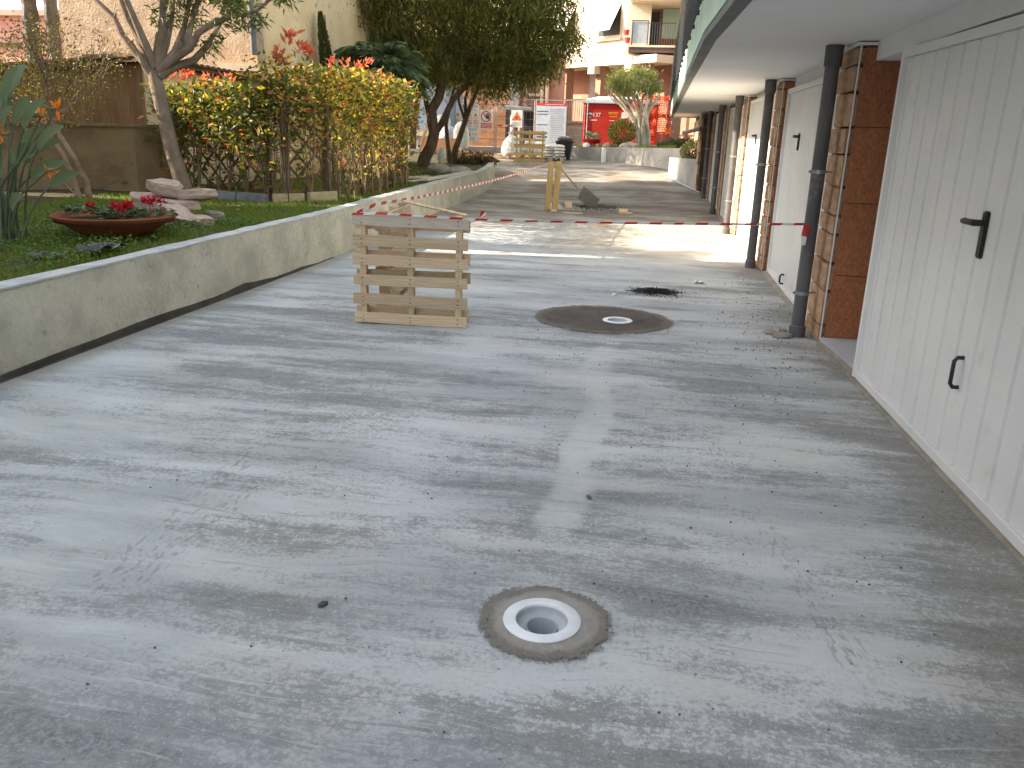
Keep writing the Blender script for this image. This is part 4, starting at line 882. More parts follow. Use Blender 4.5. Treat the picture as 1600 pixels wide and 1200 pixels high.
# brown garden wall, hut with old tile roof
t = thing('garden_wall', (-7.6, 11.5, .5), 'rough brown garden wall standing behind the lawn below the hut', 'wall')
m = MB(); m.prism([(-7.42, 11.95), (-7.65, 11.42), (-9.1, 10.6), (-12.5, 9.9), (-12.6, 10.2), (-9.2, 10.95), (-7.9, 11.75), (-7.68, 12.1)], .1, [1.50, 1.5, 1.49, 1.47, 1.47, 1.49, 1.5, 1.5]); m.build('wall_body', M['brown_rough'], t)
m = MB(); V = [(-7.40, 11.97), (-7.63, 11.39), (-9.09, 10.57), (-12.5, 9.86), (-12.6, 10.22), (-9.2, 10.97), (-7.88, 11.78), (-7.66, 12.12)]; m.prism(V, 1.478, 1.518); m.build('coping', M['brown_rough'], t)
h = thing('garden_hut', (-8.6, 13.4, .4), 'small garden hut with a dark tiled roof against the beige house', 'hut')
HA, HB, HC, HD = (-7.95, 12.25), (-7.48, 14.78), (-11.0, 14.78), (-11.2, 12.9)
m = MB(); m.prism([HA, HB, HC, HD], .3, [2.42, 2.30, 2.24, 2.24]); m.build('hut_wall', M['hut_brown'], h)
m = MB(); q0 = Vector(HA); q1 = Vector(HB); dd = (q1 - q0).normalized(); nn = Vector((dd.y, -dd.x))
m.prism([q0 + nn * .001, q1 + nn * .001, q1 + nn * .03, q0 + nn * .03], .3, [2.36, 2.26, 2.26, 2.36]); m.build('render_panel', M['hut_pale'], h)
E0 = q0 + nn * .16 - dd * .16; E1 = q1 + nn * .16; G0 = Vector(HD) + Vector((-.1, -.16)); G1 = Vector(HC)
m = MB(); m.prism([E0, E1, G1, G0], [2.43, 2.31, 2.27, 2.25], [2.49, 2.37, 2.33, 2.31]); rf = m.build('roof_board', M['tile_dark'], h)
tm = MB(); n = 8
prof = [(math.cos(PI * k / n) * .075, math.sin(PI * k / n) * .05) for k in range(n + 1)]; V = [(-.22, a, b) for a, b in prof] + [(.22, a * .85, b * .9) for a, b in prof]
tm.add(V, [(i, i + 1, n + 2 + i, n + 1 + i) for i in range(n)] + [tuple(range(n + 1))]); TM = bpy.data.meshes.new('roof_tile'); TM.from_pydata(tm.v, [], tm.f); TM.materials.append(M['tile_dark'])
Le = (E1 - E0).length
for i in range(int(Le / .135)):
    for j in range(3):
        p = E0.lerp(E1, (i + .5) * .135 / Le) - nn * (.18 + j * .37); z = 2.49 - .12 * (i * .135 / Le) - .0 * j
        o = child('roof_tile', TM, rf, (p.x, p.y, z - .003), (1, 1, 1), math.atan2(-nn.y, -nn.x)); 
LG = (G0 - E0).length
for i in range(int(LG / .3)):
    p = E0.lerp(G0, (i + .5) * .3 / LG); child('roof_tile', TM, rf, (p.x, p.y + .05, 2.495 - .17 * (i * .3 / LG)), (1, 1, .9), math.atan2((G0 - E0).y, (G0 - E0).x))

# ================================================================ HOUSES ON THE LEFT
t = thing('beige_house', (-9, 18, 0), 'tall beige roughcast house rising behind the tiled garden hut', 'house')
m = MB(); m.b2((-11.2, 14.85, 0), (-7.33, 15.15, 11.5)); m.build('front_wall', M['beige_rough'], t)
m = MB(); m.b2((-7.63, 15.152, 0), (-7.33, 23.4, 11.5)); m.build('side_wall', M['beige_smooth'], t)
m = MB(); m.b2((-11.2, 15.152, 0), (-10.9, 23.4, 11.5)); m.b2((-10.898, 23.1, 0), (-7.632, 23.4, 11.5)); m.build('rear_wall', M['beige_smooth'], t)
m = MB(); m.b2((-11.5, 14.5, 11.502), (-7.0, 23.7, 11.75)); m.build('roof', M['tile_dark'], t)
m = MB(); m.tube([(-7.36, 14.79, 2.75), (-7.36, 14.79, 11.4)], .055, 10); m.build('downpipe', M['pvc'], t, True)
m = MB(); m.b2((-8.0, 14.66, 2.47), (-7.2, 14.848, 2.60)); m.build('ledge', M['beige_trim'], t)
t = thing('neighbour_house', (-18, -3, 0), 'plain ochre apartment house standing left of the yard outside the garden', 'house')
m = MB(); m.prism([(-11.3, -16), (-11.3, 9.45), (-30, 5.6), (-30, -16)], -1, 13); m.build('house_wall', M['plain_house'], t)
m = MB(); m.prism([(-11.1, -16.2), (-11.1, 9.45), (-30.2, 5.7), (-30.2, -16.2)], 13.002, 13.3); m.build('roof', M['tile_dark'], t)
for i in range(3):
    for k in range(5):
        m = MB(); m.b2((-11.296, -13 + k * 4.4, 1.2 + i * 3.8), (-11.25, -11.8 + k * 4.4, 2.9 + i * 3.8)); m.build('window', M['glass_dark'], t)
t = thing('outbuilding', (-14, 11, 0), 'low ochre outbuilding beside the neighbour house outside the garden wall', 'shed')  # unseen block added to keep the sun off the hut and garden wall
m = MB(); m.b2((-18, 9.7, -1), (-12.8, 13.5, 4.9)); m.build('shed_wall', M['plain_house'], t); m = MB(); m.b2((-18.2, 9.6, 4.902), (-12.65, 13.6, 5.05)); m.build('roof', M['tile_dark'], t)
t = thing('salmon_house', (-34, 44, 0), 'salmon pink house far behind the two palm trunks', 'house')
m = MB(); m.b2((-46, 40, -1), (-30.4, 50, 6.35)); m.build('house_wall', M['red_house'], t)
m = MB(); m.prism([(-46.5, 39.6), (-30.0, 39.6), (-30.0, 50.4), (-46.5, 50.4)], 6.352, [6.6, 6.6, 8.0, 8.0]); m.build('roof', M['red_house'], t)
m = MB(); m.b2((-34.6, 39.9, 4.9), (-32.6, 39.998, 5.1)); m.build('window_ledge', M['tile_dark'], t)
for px_, r, lab in ((-19.9, .23, 'left of two shaggy dark palm trunks before the salmon house'), (-19.15, .20, 'right of two shaggy dark palm trunks, beside the beige house edge')):
    t = thing('palm_tree', (px_, 25, 0), lab, 'palm', 'palms beyond the garden'); m = MB(); rs = random.Random(int(px_ * 10))
    m.tube([(px_ + .02 * math.sin(k), 25, k * .35) for k in range(26)], [r * (1 + (.14 if k % 2 else -.06) + rs.uniform(-.05, .05)) for k in range(26)], 10); m.build('trunk', M['bitumen'], t)  # near-black trunk colour stands in for backlit shade
    A = rng.uniform(0, 6.28, 900); rr = rng.uniform(.2, 2.2, 900); P = np.stack([px_ + rr * np.cos(A), 25 + rr * np.sin(A), 9.3 + .6 * np.sin(rr * 1.4)], 1); D = np.stack([np.cos(A), np.sin(A), -.3 * rr], 1)
    leaves('crown', P, D, .5, .06, M['L_dark'], t)

# ================================================================ LATTICE FENCE AND HEDGE
FP = [Vector((-7.22, 11.82)), Vector((-5.45, 11.12)), Vector((-5.08, 10.92)), Vector((-4.72, 11.5)), Vector((-4.72, 13.0)), Vector((-4.74, 14.5)), Vector((-4.86, 15.7))]
t = thing('lattice_fence', (-6, 11.4, .5), 'dark wooden lattice fence with posts standing inside the hedge', 'fence')
zf = lambda p: bedz(p.x, p.y)
PM = cube_mesh('post', M['lattice'], .04); SM = cube_mesh('slat', M['lattice'], .05)
for p in FP: child('post', PM, t, (p.x, p.y + .03, zf(p) + .68), (.085, .085, 1.42), random.uniform(-.1, .1))
for a, b, pit in ((FP[0], FP[1], .30), (FP[2], FP[3], .3), (FP[3], FP[4], .3), (FP[4], FP[5], .3), (FP[5], FP[6], .3)):
    d = b - a; L = d.length; ang = math.atan2(d.y, d.x); H_ = 1.12; z0 = zf(a) + .16
    for sg in (1, -1):
        k = -int(H_ / pit)
        while k * pit < L:
            s0 = k * pit; s1 = s0 + H_; za, zb = 0, H_
            if s0 < 0: za = -s0; s0 = 0
            if s1 > L: zb = H_ - (s1 - L); s1 = L
            if s1 - s0 > .08:
                if sg < 0: s0, s1 = L - s0, L - s1
                p = a + d * ((s0 + s1) / 2 / L); ll = math.hypot(s1 - s0, zb - za)
                child('slat', SM, t, (p.x, p.y + .03 + .006 * sg, z0 + (za + zb) / 2), (ll, .010, .032), rot=(0, -math.atan2(zb - za, s1 - s0) if sg > 0 else math.atan2(zb - za, abs(s1 - s0)), ang))
            k += 1
    child('rail', SM, t, ((a.x + b.x) / 2, (a.y + b.y) / 2 + .03, z0 + H_ + .02), (L, .04, .045), ang); child('rail', SM, t, ((a.x + b.x) / 2, (a.y + b.y) / 2 + .03, z0 - .02), (L, .04, .045), ang)
KM = cube_mesh('kerb_stone', M['marble'], .02); KY = cube_mesh('kerb_stone', M['kerb_y'], .02)
kb = [((-7.1, 11.48), (-6.45, 11.22), KM), ((-6.43, 11.21), (-5.85, 10.98), KM), ((-5.83, 10.97), (-5.28, 10.76), KM), ((-5.22, 10.78), (-4.9, 11.1), KY), ((-4.86, 11.15), (-4.62, 11.6), KY)]
for i, (a, b, k) in enumerate(kb):
    a, b = Vector(a), Vector(b); d = b - a
    o = put('kerb_stone', k); o.location = ((a.x + b.x) / 2, (a.y + b.y) / 2, bedz(a.x, a.y) + .05); o.scale = (d.length - .012, .06, .17); o.rotation_euler = (0, 0, math.atan2(d.y, d.x))
    top(o, ['dark grey kerb stone at the tree trunk end of the lattice fence', 'dark grey kerb stone under the middle of the lattice fence', 'dark grey kerb stone nearest the hedge corner', 'yellowish kerb stone just round the hedge corner', 'yellowish kerb stone farthest along the hedge'][i], 'kerb stone', 'kerb stones along the hedge')
def hedge(name, label, path, n, zb, zt, wts, thick, seed, stems, reds, dens_low=.22):
    path = [Vector(p) for p in path]; Ls = [0]
    for i in range(1, len(path)): Ls.append(Ls[-1] + (path[i] - path[i - 1]).length)
    def at(s):
        for i in range(1, len(path)):
            if s <= Ls[i] + 1e-6: return path[i - 1].lerp(path[i], (s - Ls[i - 1]) / (Ls[i] - Ls[i - 1]))
        return path[-1]
    c = at(Ls[-1] / 2); t = thing(name, (c.x, c.y, bedz(c.x, c.y)), label, 'hedge'); r_ = np.random.default_rng(seed); rs = random.Random(seed)
    P = []; 
    while len(P) < n:
        s = r_.uniform(-.1, Ls[-1] + .1); u = r_.random() ** .62; zt_ = zt(s) if callable(zt) else zt
        zt_ = zt_ + .06 * math.sin(s * 5.3 + seed) + .04 * math.sin(s * 13.7)
        z = zb + (zt_ - zb) * u
        if r_.random() > dens_low + (1 - dens_low) * min(1, max(0, (u - .30) / .35)): continue
        if math.sin(s * 9.1 + z * 7.7 + seed) * math.sin(s * 4.3 - z * 9.1) < -.45 and r_.random() < .8: continue
        p = at(min(max(s, 0), Ls[-1])); P.append((p.x + r_.normal() * thick * (.8 + .5 * u), p.y + r_.normal() * thick * (.8 + .5 * u), z))
    P = np.array(P); D = r_.normal(size=P.shape); D[:, 2] = D[:, 2] * .6 + .15
    mats = [M['L_hedge'], M['L_hedge_y'], M['L_hedge_o'], M['L_red'], M['L_deep']]
    leaves('foliage', P, D, r_.uniform(.05, .14, n), r_.uniform(.026, .058, n), mats, t, wts)
    for k in range(stems):
        s = (k + .5 + rs.uniform(-.35, .35)) * Ls[-1] / stems; p = at(s); z0 = bedz(p.x, p.y) - .03; x, y = p.x + rs.uniform(-.06, .1), p.y + rs.uniform(-.1, .06); m = MB()
        for q in range(rs.randint(3, 5)):
            a, b = rs.uniform(-.16, .16), rs.uniform(-.14, .14); m.tube([(x, y, z0), (x + a * .3, y + b * .3, z0 + .35), (x + a * .7, y + b * .7, z0 + .8), (x + a, y + b, z0 + 1.3)], [.013 if q else .022, .010, .008, .005], 6)
        m.build('stem', M['twig'], t, True)
    for (s, z, k, sz) in reds:
        p = at(s); z0 = z; n_ = int(k * 9); A = r_.uniform(0, 6.28, n_); Pq = np.stack([p.x + r_.normal(size=n_) * .03, p.y + r_.normal(size=n_) * .03, z0 + r_.uniform(-.03, .08, n_) * sz], 1); Dq = np.stack([np.cos(A) * .6, np.sin(A) * .6, r_.uniform(.1, 1.2, n_)], 1)
        leaves('red_shoot', Pq, Dq, r_.uniform(.08, .12, n_) * sz, .035 * sz, M['L_red'], t, None, .2)
    return t
hedge('photinia_hedge', 'loose green and red hedge growing through the lattice, shaded side behind the tree', [(-7.28, 11.78), (-6.2, 11.35), (-5.2, 10.92)], 5200, .62, 2.08, [.72, .05, .05, .05, .13], .13, 3, 9,
      [(.1, 2.15, 1.5, 1), (.35, 2.14, 1.2, 1), (.5, 2.2, 2, 1.1), (.85, 2.13, 1.3, 1), (1.05, 2.12, 1.2, .9), (1.3, 2.13, 1.4, 1), (1.45, 2.12, 1, .9), (.9, 1.1, 1, .8), (1.7, 1.0, 1, .8), (.4, .95, 1.2, .8), (2.0, 1.3, 1, .8), (1.2, 1.45, 1, .8)], .42)
hedge('photinia_hedge', 'tall yellow orange hedge with red shoots on the sunlit side above the wall', [(-5.25, 10.95), (-4.85, 11.2), (-4.68, 11.9), (-4.66, 13.4), (-4.72, 14.6), (-4.85, 15.5)], 9800, .72, lambda s: 2.36 - .035 * max(0, s - 2.6) ** 2, [.54, .27, .10, .04, .05], .15, 8, 15,
      [(.15, 2.42, 2, 1.2), (.3, 2.62, 2.6, 1.5), (.42, 2.50, 2, 1.2), (.62, 2.46, 2.2, 1.3), (.2, 2.35, 2, 1), (1.1, 2.40, 2, 1), (1.6, 2.42, 1.6, .9), (2.1, 2.42, 1.8, 1), (2.5, 2.5, 1.6, .9), (3.2, 2.3, 1.2, .9), (.7, 1.25, 1, .8), (1.3, 1.0, 1, .8), (.5, 1.7, 1, .9)], .26)

# ================================================================ CYCAD PALM, CYPRESSES, BIG TREE
cx_, cy_ = -5.62, 17.3; cz = bedz(cx_, cy_)
t = thing('cycad_palm', (cx_, cy_, cz), 'stout palm with a scaly trunk and arching blue green fronds behind the hedge', 'palm')
m = MB(); rs = random.Random(3); m.tube([(cx_, cy_, cz - .1), (cx_ - .05, cy_, cz + .6), (cx_ - .18, cy_, cz + 1.3), (cx_ - .3, cy_, cz + 2.0)], [.30, .27, .24, .2], 12); tr = m.build('trunk', M['bark_dark'], t, True)
SC = slab_mesh('trunk_scale', M['bark'], 3, 5)
for i in range(13):
    for k in range(11):
        a = 2 * PI * (k + .5 * (i % 2)) / 11; z = .05 + i * .085; x = cx_ - .05 * z - .09 * max(0, z - .5); r = .30 - .045 * z
        child('trunk_scale', SC, tr, (x + r * math.cos(a), cy_ + r * math.sin(a), cz + z), (.15, .13, .05), rot=(0, -.5, a))
top_ = Vector((cx_ - .3, cy_, cz + 2.15))
for k in range(64):
    a = k * 2.39996 + rs.uniform(-.2, .2); el_ = rs.uniform(-.1, 1.1); L = rs.uniform(.95, 1.35); d = Vector((math.cos(a) * math.cos(el_), math.sin(a) * math.cos(el_) * .8, math.sin(el_)))
    pth_ = [top_ + d * L * s - Vector((0, 0, .75 * s * s * L * .6)) for s in [i / 9 for i in range(10)]]
    P = []; D = []
    for i in range(34):
        s = .12 + .88 * i / 33 + rs.uniform(-.012, .012); q = s * 9; j = min(8, int(q)); p = pth_[j].lerp(pth_[j + 1], q - j); tt = (pth_[j + 1] - pth_[j]).normalized(); side = tt.cross(Vector((0, 0, 1))).normalized()
        for sg in (1, -1): P.append(p); D.append(side * sg * .7 + tt * .75 + Vector((rs.uniform(-.3, .3), rs.uniform(-.3, .3), rs.uniform(-.15, .3))))
    n = len(P); ln = [.34 * math.sin(PI * min(1, .12 + .85 * (i // 2) / 34)) + .05 for i in range(n)]
    leaves('frond', np.array([tuple(p) for p in P]), np.array([tuple(p) for p in D]), np.array(ln), .013, M['L_blue'], t, None, .1, kind=None, droop=.35)
for x, y, z1, r, lab in ((-6.95, 17.4, 3.75, .12, 'thin dark cypress spike against the beige house, left of the pair'), (-6.0, 17.9, 3.5, .15, 'thin dark cypress spike against the beige house, right of the pair')):
    t = thing('cypress', (x, y, bedz(x, y)), lab, 'cypress', 'cypress spikes behind the hedge'); m = MB(); m.tube([(x, y, .4), (x - .1, y, z1)], [.05, .01], 7); m.build('trunk', M['bark_dark'], t)
    n = 2600; u = rng.random(n); A = rng.uniform(0, 6.28, n); rr = r * np.sin(PI * np.clip(u * .92 + .08, 0, 1)) ** .7 * np.sqrt(rng.random(n)); P = np.stack([x - .2 * u + rr * np.cos(A), y + rr * np.sin(A), 1.8 + (z1 - 1.8) * u], 1); D = np.stack([np.cos(A) * .5, np.sin(A) * .5, np.ones(n)], 1)
    leaves('crown', P, D, .09, .025, [M['L_dark'], M['L_deep']], t, [.7, .3])
# big dark evergreen
tx, ty_ = -6.25, 22.0; tz = bedz(tx, ty_)
t = thing('evergreen_tree', (tx, ty_, tz), 'big dark evergreen tree with a crooked trunk at the end of the bed', 'tree'); rs = random.Random(17); m = MB(); tips = []
k_ = lambda x, z, y=0: (x, ty_ + y, z)
m.tube([k_(-6.32, tz - .1), k_(-6.25, tz + .25), k_(-6.08, .55 + .55), k_(-5.98, 1.45), k_(-6.04, 1.75), k_(-6.05, 2.05), k_(-5.86, 2.35), k_(-5.76, 2.75), k_(-5.85, 3.3), k_(-5.7, 4.2)], [.19, .165, .15, .145, .14, .13, .125, .115, .10, .06], 10)
m.tube([k_(-5.98, 1.42), k_(-5.75, 1.72, -.1), k_(-5.55, 2.1, -.15), k_(-5.42, 2.32, -.15), k_(-5.12, 2.62, -.2), k_(-4.85, 2.95, -.2), k_(-4.3, 3.5, -.2), k_(-3.7, 4.1)], [.09, .085, .08, .075, .07, .065, .05, .03], 9)
m.tube([k_(-6.04, 1.7), k_(-6.2, 2.1, .1), k_(-6.3, 2.6, .1), k_(-6.7, 3.2, .2), k_(-7.3, 4.0, .2)], [.08, .07, .06, .05, .03], 8)
for q in range(16):
    b0 = Vector((rs.uniform(-6.4, -4.6), ty_ + rs.uniform(-.3, .3), rs.uniform(2.6, 3.6))); branch_tree(m, b0, (rs.uniform(-1, 1), rs.uniform(-1, 1), rs.uniform(.1, .9)), .9, .045, 2, rs, .6, .2, tips, 3)
m.build('trunk', M['bark_dark'], t, True)
cl = []
while len(cl) < 420:
    x, y, z = rs.uniform(-9.2, -2.6), rs.uniform(19.8, 24.6), rs.uniform(2.45, 7.4); e = ((x + 5.6) / 3.2) ** 2 + ((y - 22.2) / 2.4) ** 2 + ((z - 4.9) / 2.5) ** 2
    low = 2.75 + .13 * math.sin(x * 2.3) + max(0, (-6.6 - x)) * .25 + max(0, x + 4.0) * .12
    if .35 < e < 1.0 and z > low: cl.append((x, y, z))
for x, y, z in [(-2.75, 21.6, 3.9), (-2.6, 21.7, 3.55), (-2.9, 21.6, 3.3), (-3.1, 21.6, 3.0), (-3.5, 21.7, 2.8), (-4.2, 21.8, 2.62), (-2.7, 21.8, 4.3), (-4.6, 21.6, 2.6), (-3.2, 21.4, 3.4), (-2.4, 21.7, 3.75)] * 2: cl.append((x, y, z))
P = []; D = []
for (x, y, z) in cl:
    n = 175; o = rng.normal(size=(n, 3)) * np.array([.24, .24, .17]); P.append(np.array([x, y, z]) + o); dd = rng.normal(size=(n, 3)) * .6; dd[:, 2] -= .55; dd[:, 0] += .25 * o[:, 0] / .27; D.append(dd)
P = np.vstack(P); D = np.vstack(D)
leaves('crown', P, D, rng.uniform(.11, .20, len(P)), rng.uniform(.022, .038, len(P)), [M['L_dark'], M['L_olive']], t, [.55, .45], droop=.2)
t = thing('evergreen_tree', (-8.6, 28.6, .9), 'second dark evergreen tree standing behind the big crooked one', 'tree'); m = MB(); tips = []  # tree added to dapple the far planter and fill out the crown
m.tube([(-8.6, 28.6, .3), (-8.55, 28.6, 1.6), (-8.3, 28.5, 2.8), (-8.2, 28.4, 4.5)], [.16, .14, .12, .07], 9)
for q in range(10): branch_tree(m, (-8.3 + rs.uniform(-.2, .2), 28.5, rs.uniform(2.6, 4)), (rs.uniform(-1, 1), rs.uniform(-1, 1), rs.uniform(.1, .9)), 1.0, .05, 2, rs, .6, .2, tips, 3)
m.build('trunk', M['bark_dark'], t, True); P = []; D = []
while len(P) < 190:
    x, y, z = rs.uniform(-11.5, -5.4), rs.uniform(26.4, 30.6), rs.uniform(3.1, 7.6); e = ((x + 8.4) / 3.0) ** 2 + ((y - 28.5) / 2.1) ** 2 + ((z - 5.3) / 2.4) ** 2
    if .3 < e < 1 and z > 3.2 + .2 * math.sin(x * 2.7) + max(0, x + 7) * .3:
        dd = rng.normal(size=(170, 3)) * .6; dd[:, 2] -= .5; P.append(np.array([x, y, z]) + rng.normal(size=(170, 3)) * np.array([.32, .32, .22])); D.append(dd)
P = np.vstack(P); D = np.vstack(D); leaves('crown', P, D, rng.uniform(.12, .2, len(P)), rng.uniform(.024, .04, len(P)), [M['L_dark'], M['L_olive']], t, [.55, .45], droop=.2)
# second slim tree beside it
t = thing('slim_tree', (-6.1, 24.2, .6), 'slim multi-stemmed tree leaning right beside the big evergreen', 'tree'); m = MB(); q_ = lambda x, z, y=24.0: (x, y, z)
m.tube([q_(-6.0, .5), q_(-5.9, 1.0), q_(-5.72, 1.5), q_(-5.55, 2.0), q_(-5.3, 2.6), q_(-5.1, 3.1)], [.11, .09, .08, .07, .055, .04], 8)
m.tube([q_(-6.05, .5), q_(-6.12, 1.1), q_(-6.18, 1.7), q_(-6.05, 2.3), q_(-5.9, 2.9)], [.08, .065, .055, .05, .03], 8)
m.tube([q_(-5.6, 1.9), q_(-5.62, 2.4), q_(-5.5, 2.9)], [.05, .04, .025], 7); m.tube([q_(-5.62, 1.8), q_(-5.8, 2.3), q_(-5.85, 2.8)], [.045, .035, .02], 7)
m.build('trunk', M['bark_dark'], t, True)
C0, _d = inball(3600, (-5.4, 24.0, 3.4), (1.1, .8, .65)); D = rng.normal(size=C0.shape) * .6; D[:, 2] -= .5
leaves('crown', C0, D, rng.uniform(.09, .15, len(C0)), .022, [M['L_dark'], M['L_olive']], t, [.6, .4])

# debris in the bed end
n = 2600; P, _d = inball(n, (-5.55, 24.6, .70), (.75, .6, .26)); P[:, 2] = np.maximum(P[:, 2], .62)
leaves('dry_leaf_heap', P, rng.normal(size=(n, 3)), rng.uniform(.08, .18, n), rng.uniform(.04, .08, n), [M['straw_ol'], M['L_dark'], M['mortar'], M['bark_dark']], None, [.35, .2, .25, .2])
def sack(label, c, r, seed, sq, mat='white_sack', cat='sack', name='sack', group=None):
    o = put(name, blob_mesh(name, M[mat], r, seed, 3, .35, sq)); o.location = c; return top(o, label, cat, group)
z = bedz(-5.2, 20.3)
sack('dirty white sack slumped on the bed end, left of two', (-5.38, 20.1, z + .10), .24, 4, (1.2, .8, .62), mat='rock'); sack('dirty white sack lying flat on the bed end, right of two', (-4.98, 20.6, z + .07), .24, 6, (1.3, .8, .5), mat='rock')
o = lying_board('rotten brown plank lying along the top of the curved wall end', (-4.72, 16.6, wtop(17) - .015), (-4.62, 20.6, wtop(20) - .015), .16, .05, 'wood_grey', 'plank')
o = lying_board('short brown plank lying by the curved wall end under the sacks', (-5.0, 16.5, bedz(-5, 16.5) + .03), (-4.86, 17.6, bedz(-4.9, 17.6) + .03), .12, .03, 'wood_grey', 'plank')
lying_board('split wood piece lying on the grass left of the sacks', (-5.42, 17.4, bedz(-5.4, 17.5) + .03), (-5.05, 18.3, bedz(-5.1, 18) + .03), .10, .03, 'wood', 'plank')
lying_board('thin wood strip lying on the grass left of the sacks', (-5.55, 17.8, bedz(-5.4, 17.5) + .03), (-5.2, 18.6, bedz(-5.1, 18) + .03), .05, .03, 'wood', 'plank')
# shed, white bundles and leaning boards behind the bed
t = thing('blue_grey_shed', (-9.5, 31, .6), 'slate blue sheet shed with a yellow band half hidden behind the palm', 'shed'); m = MB(); m.b2((-11.0, 30.9, .3), (-7.95, 33.5, 3.1)); m.build('shed_wall', M['blue_grey'], t)
m = MB(); m.b2((-11.0, 30.86, 1.28), (-7.97, 30.898, 1.45)); m.build('yellow_band', M['kerb_y'], t)
t = thing('timber_sheet', (-7.2, 27.0, .6), 'brown boarded panel leaning behind the big tree trunk', 'panel'); m = MB(); m.box((-7.3, 27.2, .9), (1.3, .06, .75), .1, Matrix.Rotation(-.25, 3, 'X')); m.build('panel', M['brickwall'], t); m = MB(); m.tube([(-7.95, 26.9, .5), (-7.55, 27.0, 1.75)], .05, 5); m.build('leaning_pole', M['wood'], t)
sack('white plastic wrapped bundle left behind the big trunk', (-7.35, 27.9, 1.75), .30, 11, (1.3, .8, .9), cat='bundle', name='bundle'); sack('pale plastic wrapped bundle low behind the big trunk', (-7.05, 27.8, 1.30), .33, 12, (.9, .8, 1.2), 'print_blue', 'bundle', 'bundle')
sack('tall white bag standing right behind the forked trunk', (-6.55, 27.6, 1.35), .42, 14, (.65, .6, 1.5), cat='bag', name='bulk_bag'); sack('pale yellow bag at the foot of the big trunk', (-6.1, 23.2, .85), .2, 15, (.7, .7, 1.3), cat='bag', name='bag')
o = put('plastic_drum', None) if False else None

# ================================================================ FAR END: ramp, planter, site fence
PP = [(-3.30, 30.95), (-2.05, 30.55), (-.74, 29.6), (.16, 28.7), (.60, 28.3)]
t = thing('far_planter', (-1.2, 30, .6), 'long pale concrete planter with a rounded front at the end of the yard', 'planter')
PS = smooth_path(PP, 5)
def strip_wall(name, path, th, z0, z1, mat, parent):
    A = path; B = offs(path, th); n = len(A); V = []
    for a, b in zip(A, B): V += [(a.x, a.y, zr(a.y) + z0), (a.x, a.y, z1(a)), (b.x, b.y, z1(a)), (b.x, b.y, zr(a.y) + z0)]
    F = [(i * 4 + j, i * 4 + (j + 1) % 4, (i + 1) * 4 + (j + 1) % 4, (i + 1) * 4 + j) for i in range(n - 1) for j in range(4)] + [(0, 1, 2, 3)[::-1], tuple((n - 1) * 4 + j for j in range(4))]
    m = MB(); m.add(V, F); return m.build(name, mat, parent)
strip_wall('planter_wall', PS, .14, -.3, lambda p: 1.07 + .03 * (p.x + 3.3), M['planter'], t)
strip_wall('planter_end', [Vector((-3.30, 33.5)), Vector((-3.30, 31.02))], .14, -.3, lambda p: 1.07, M['planter'], t)
m = MB(); m.prism([(p.x, p.y + .12) for p in PS] + [(.6, 34), (-3.2, 34)], .5, [1.02 + .03 * (p.x + 3.3) for p in PS] + [1.25, 1.15]); m.build('planter_soil', M['soil'], t)
n = 5200; X = rng.uniform(-3.1, .4, n * 2); Y = rng.uniform(28.8, 31.6, n * 2)
def pfront(x):
    for i in range(len(PS) - 1):
        if PS[i].x <= x <= PS[i + 1].x: return PS[i].lerp(PS[i + 1], (x - PS[i].x) / (PS[i + 1].x - PS[i].x)).y
    return 40
ok = np.array([y > pfront(x) + .16 and math.sin(x * 6) + math.sin(x * 2.3) > -.9 for x, y in zip(X, Y)]); X, Y = X[ok], Y[ok]
P = np.stack([X, Y, 1.0 + .03 * (X + 3.3)], 1); D = rng.normal(size=P.shape) * .4; D[:, 2] = 1; leaves('planter_grass', P, D, rng.uniform(.08, .2, len(P)), .02, [M['L_pale'], M['L_grass']], None, [.6, .4])
t = thing('corner_planter', (.7, 25, .2), 'smaller concrete planter box at the end of the garages with a succulent', 'planter')
strip_wall('planter_wall', [Vector((.22, 28.2)), Vector((.22, 26.45)), Vector((.66, 25.0)), Vector((1.22, 23.1))], .12, -.3, lambda p: .93 + .05 * (26.4 - p.y) / 3, M['planter'], t)
m = MB(); m.prism([(.32, 26.5), (.76, 25.05), (1.3, 23.25), (1.0, 23.38), (.99, 28.2), (.32, 28.2)], .2, .88); m.build('planter_soil', M['soil'], t)
m = MB(); m.tube([(.12, 26.5, zr(26.5) + .03), (.56, 25.0, zr(25) + .03), (1.08, 23.2, zr(23.2) + .03)], .035, 8); top(m.build('loose_hose', M['galv'], None, True), 'pale pipe lying on the ground along the foot of the corner planter', 'pipe')
m = MB(); m.lathe([(.0, -.1), (.088, -.1), (.075, .45), (.08, .46), (.08, .52), (0, .525)], (-2.03, 29.98, zr(29.98)), 14); m.k = 1; m.lathe([(.083, .5), (.083, .53), (0, .535)], (-2.03, 29.98, zr(29.98)), 14)
top(m.build('vent_pipe', [M['drain_white'], M['terracotta']], None, True), 'white stub pipe standing before the far planter wall', 'pipe')
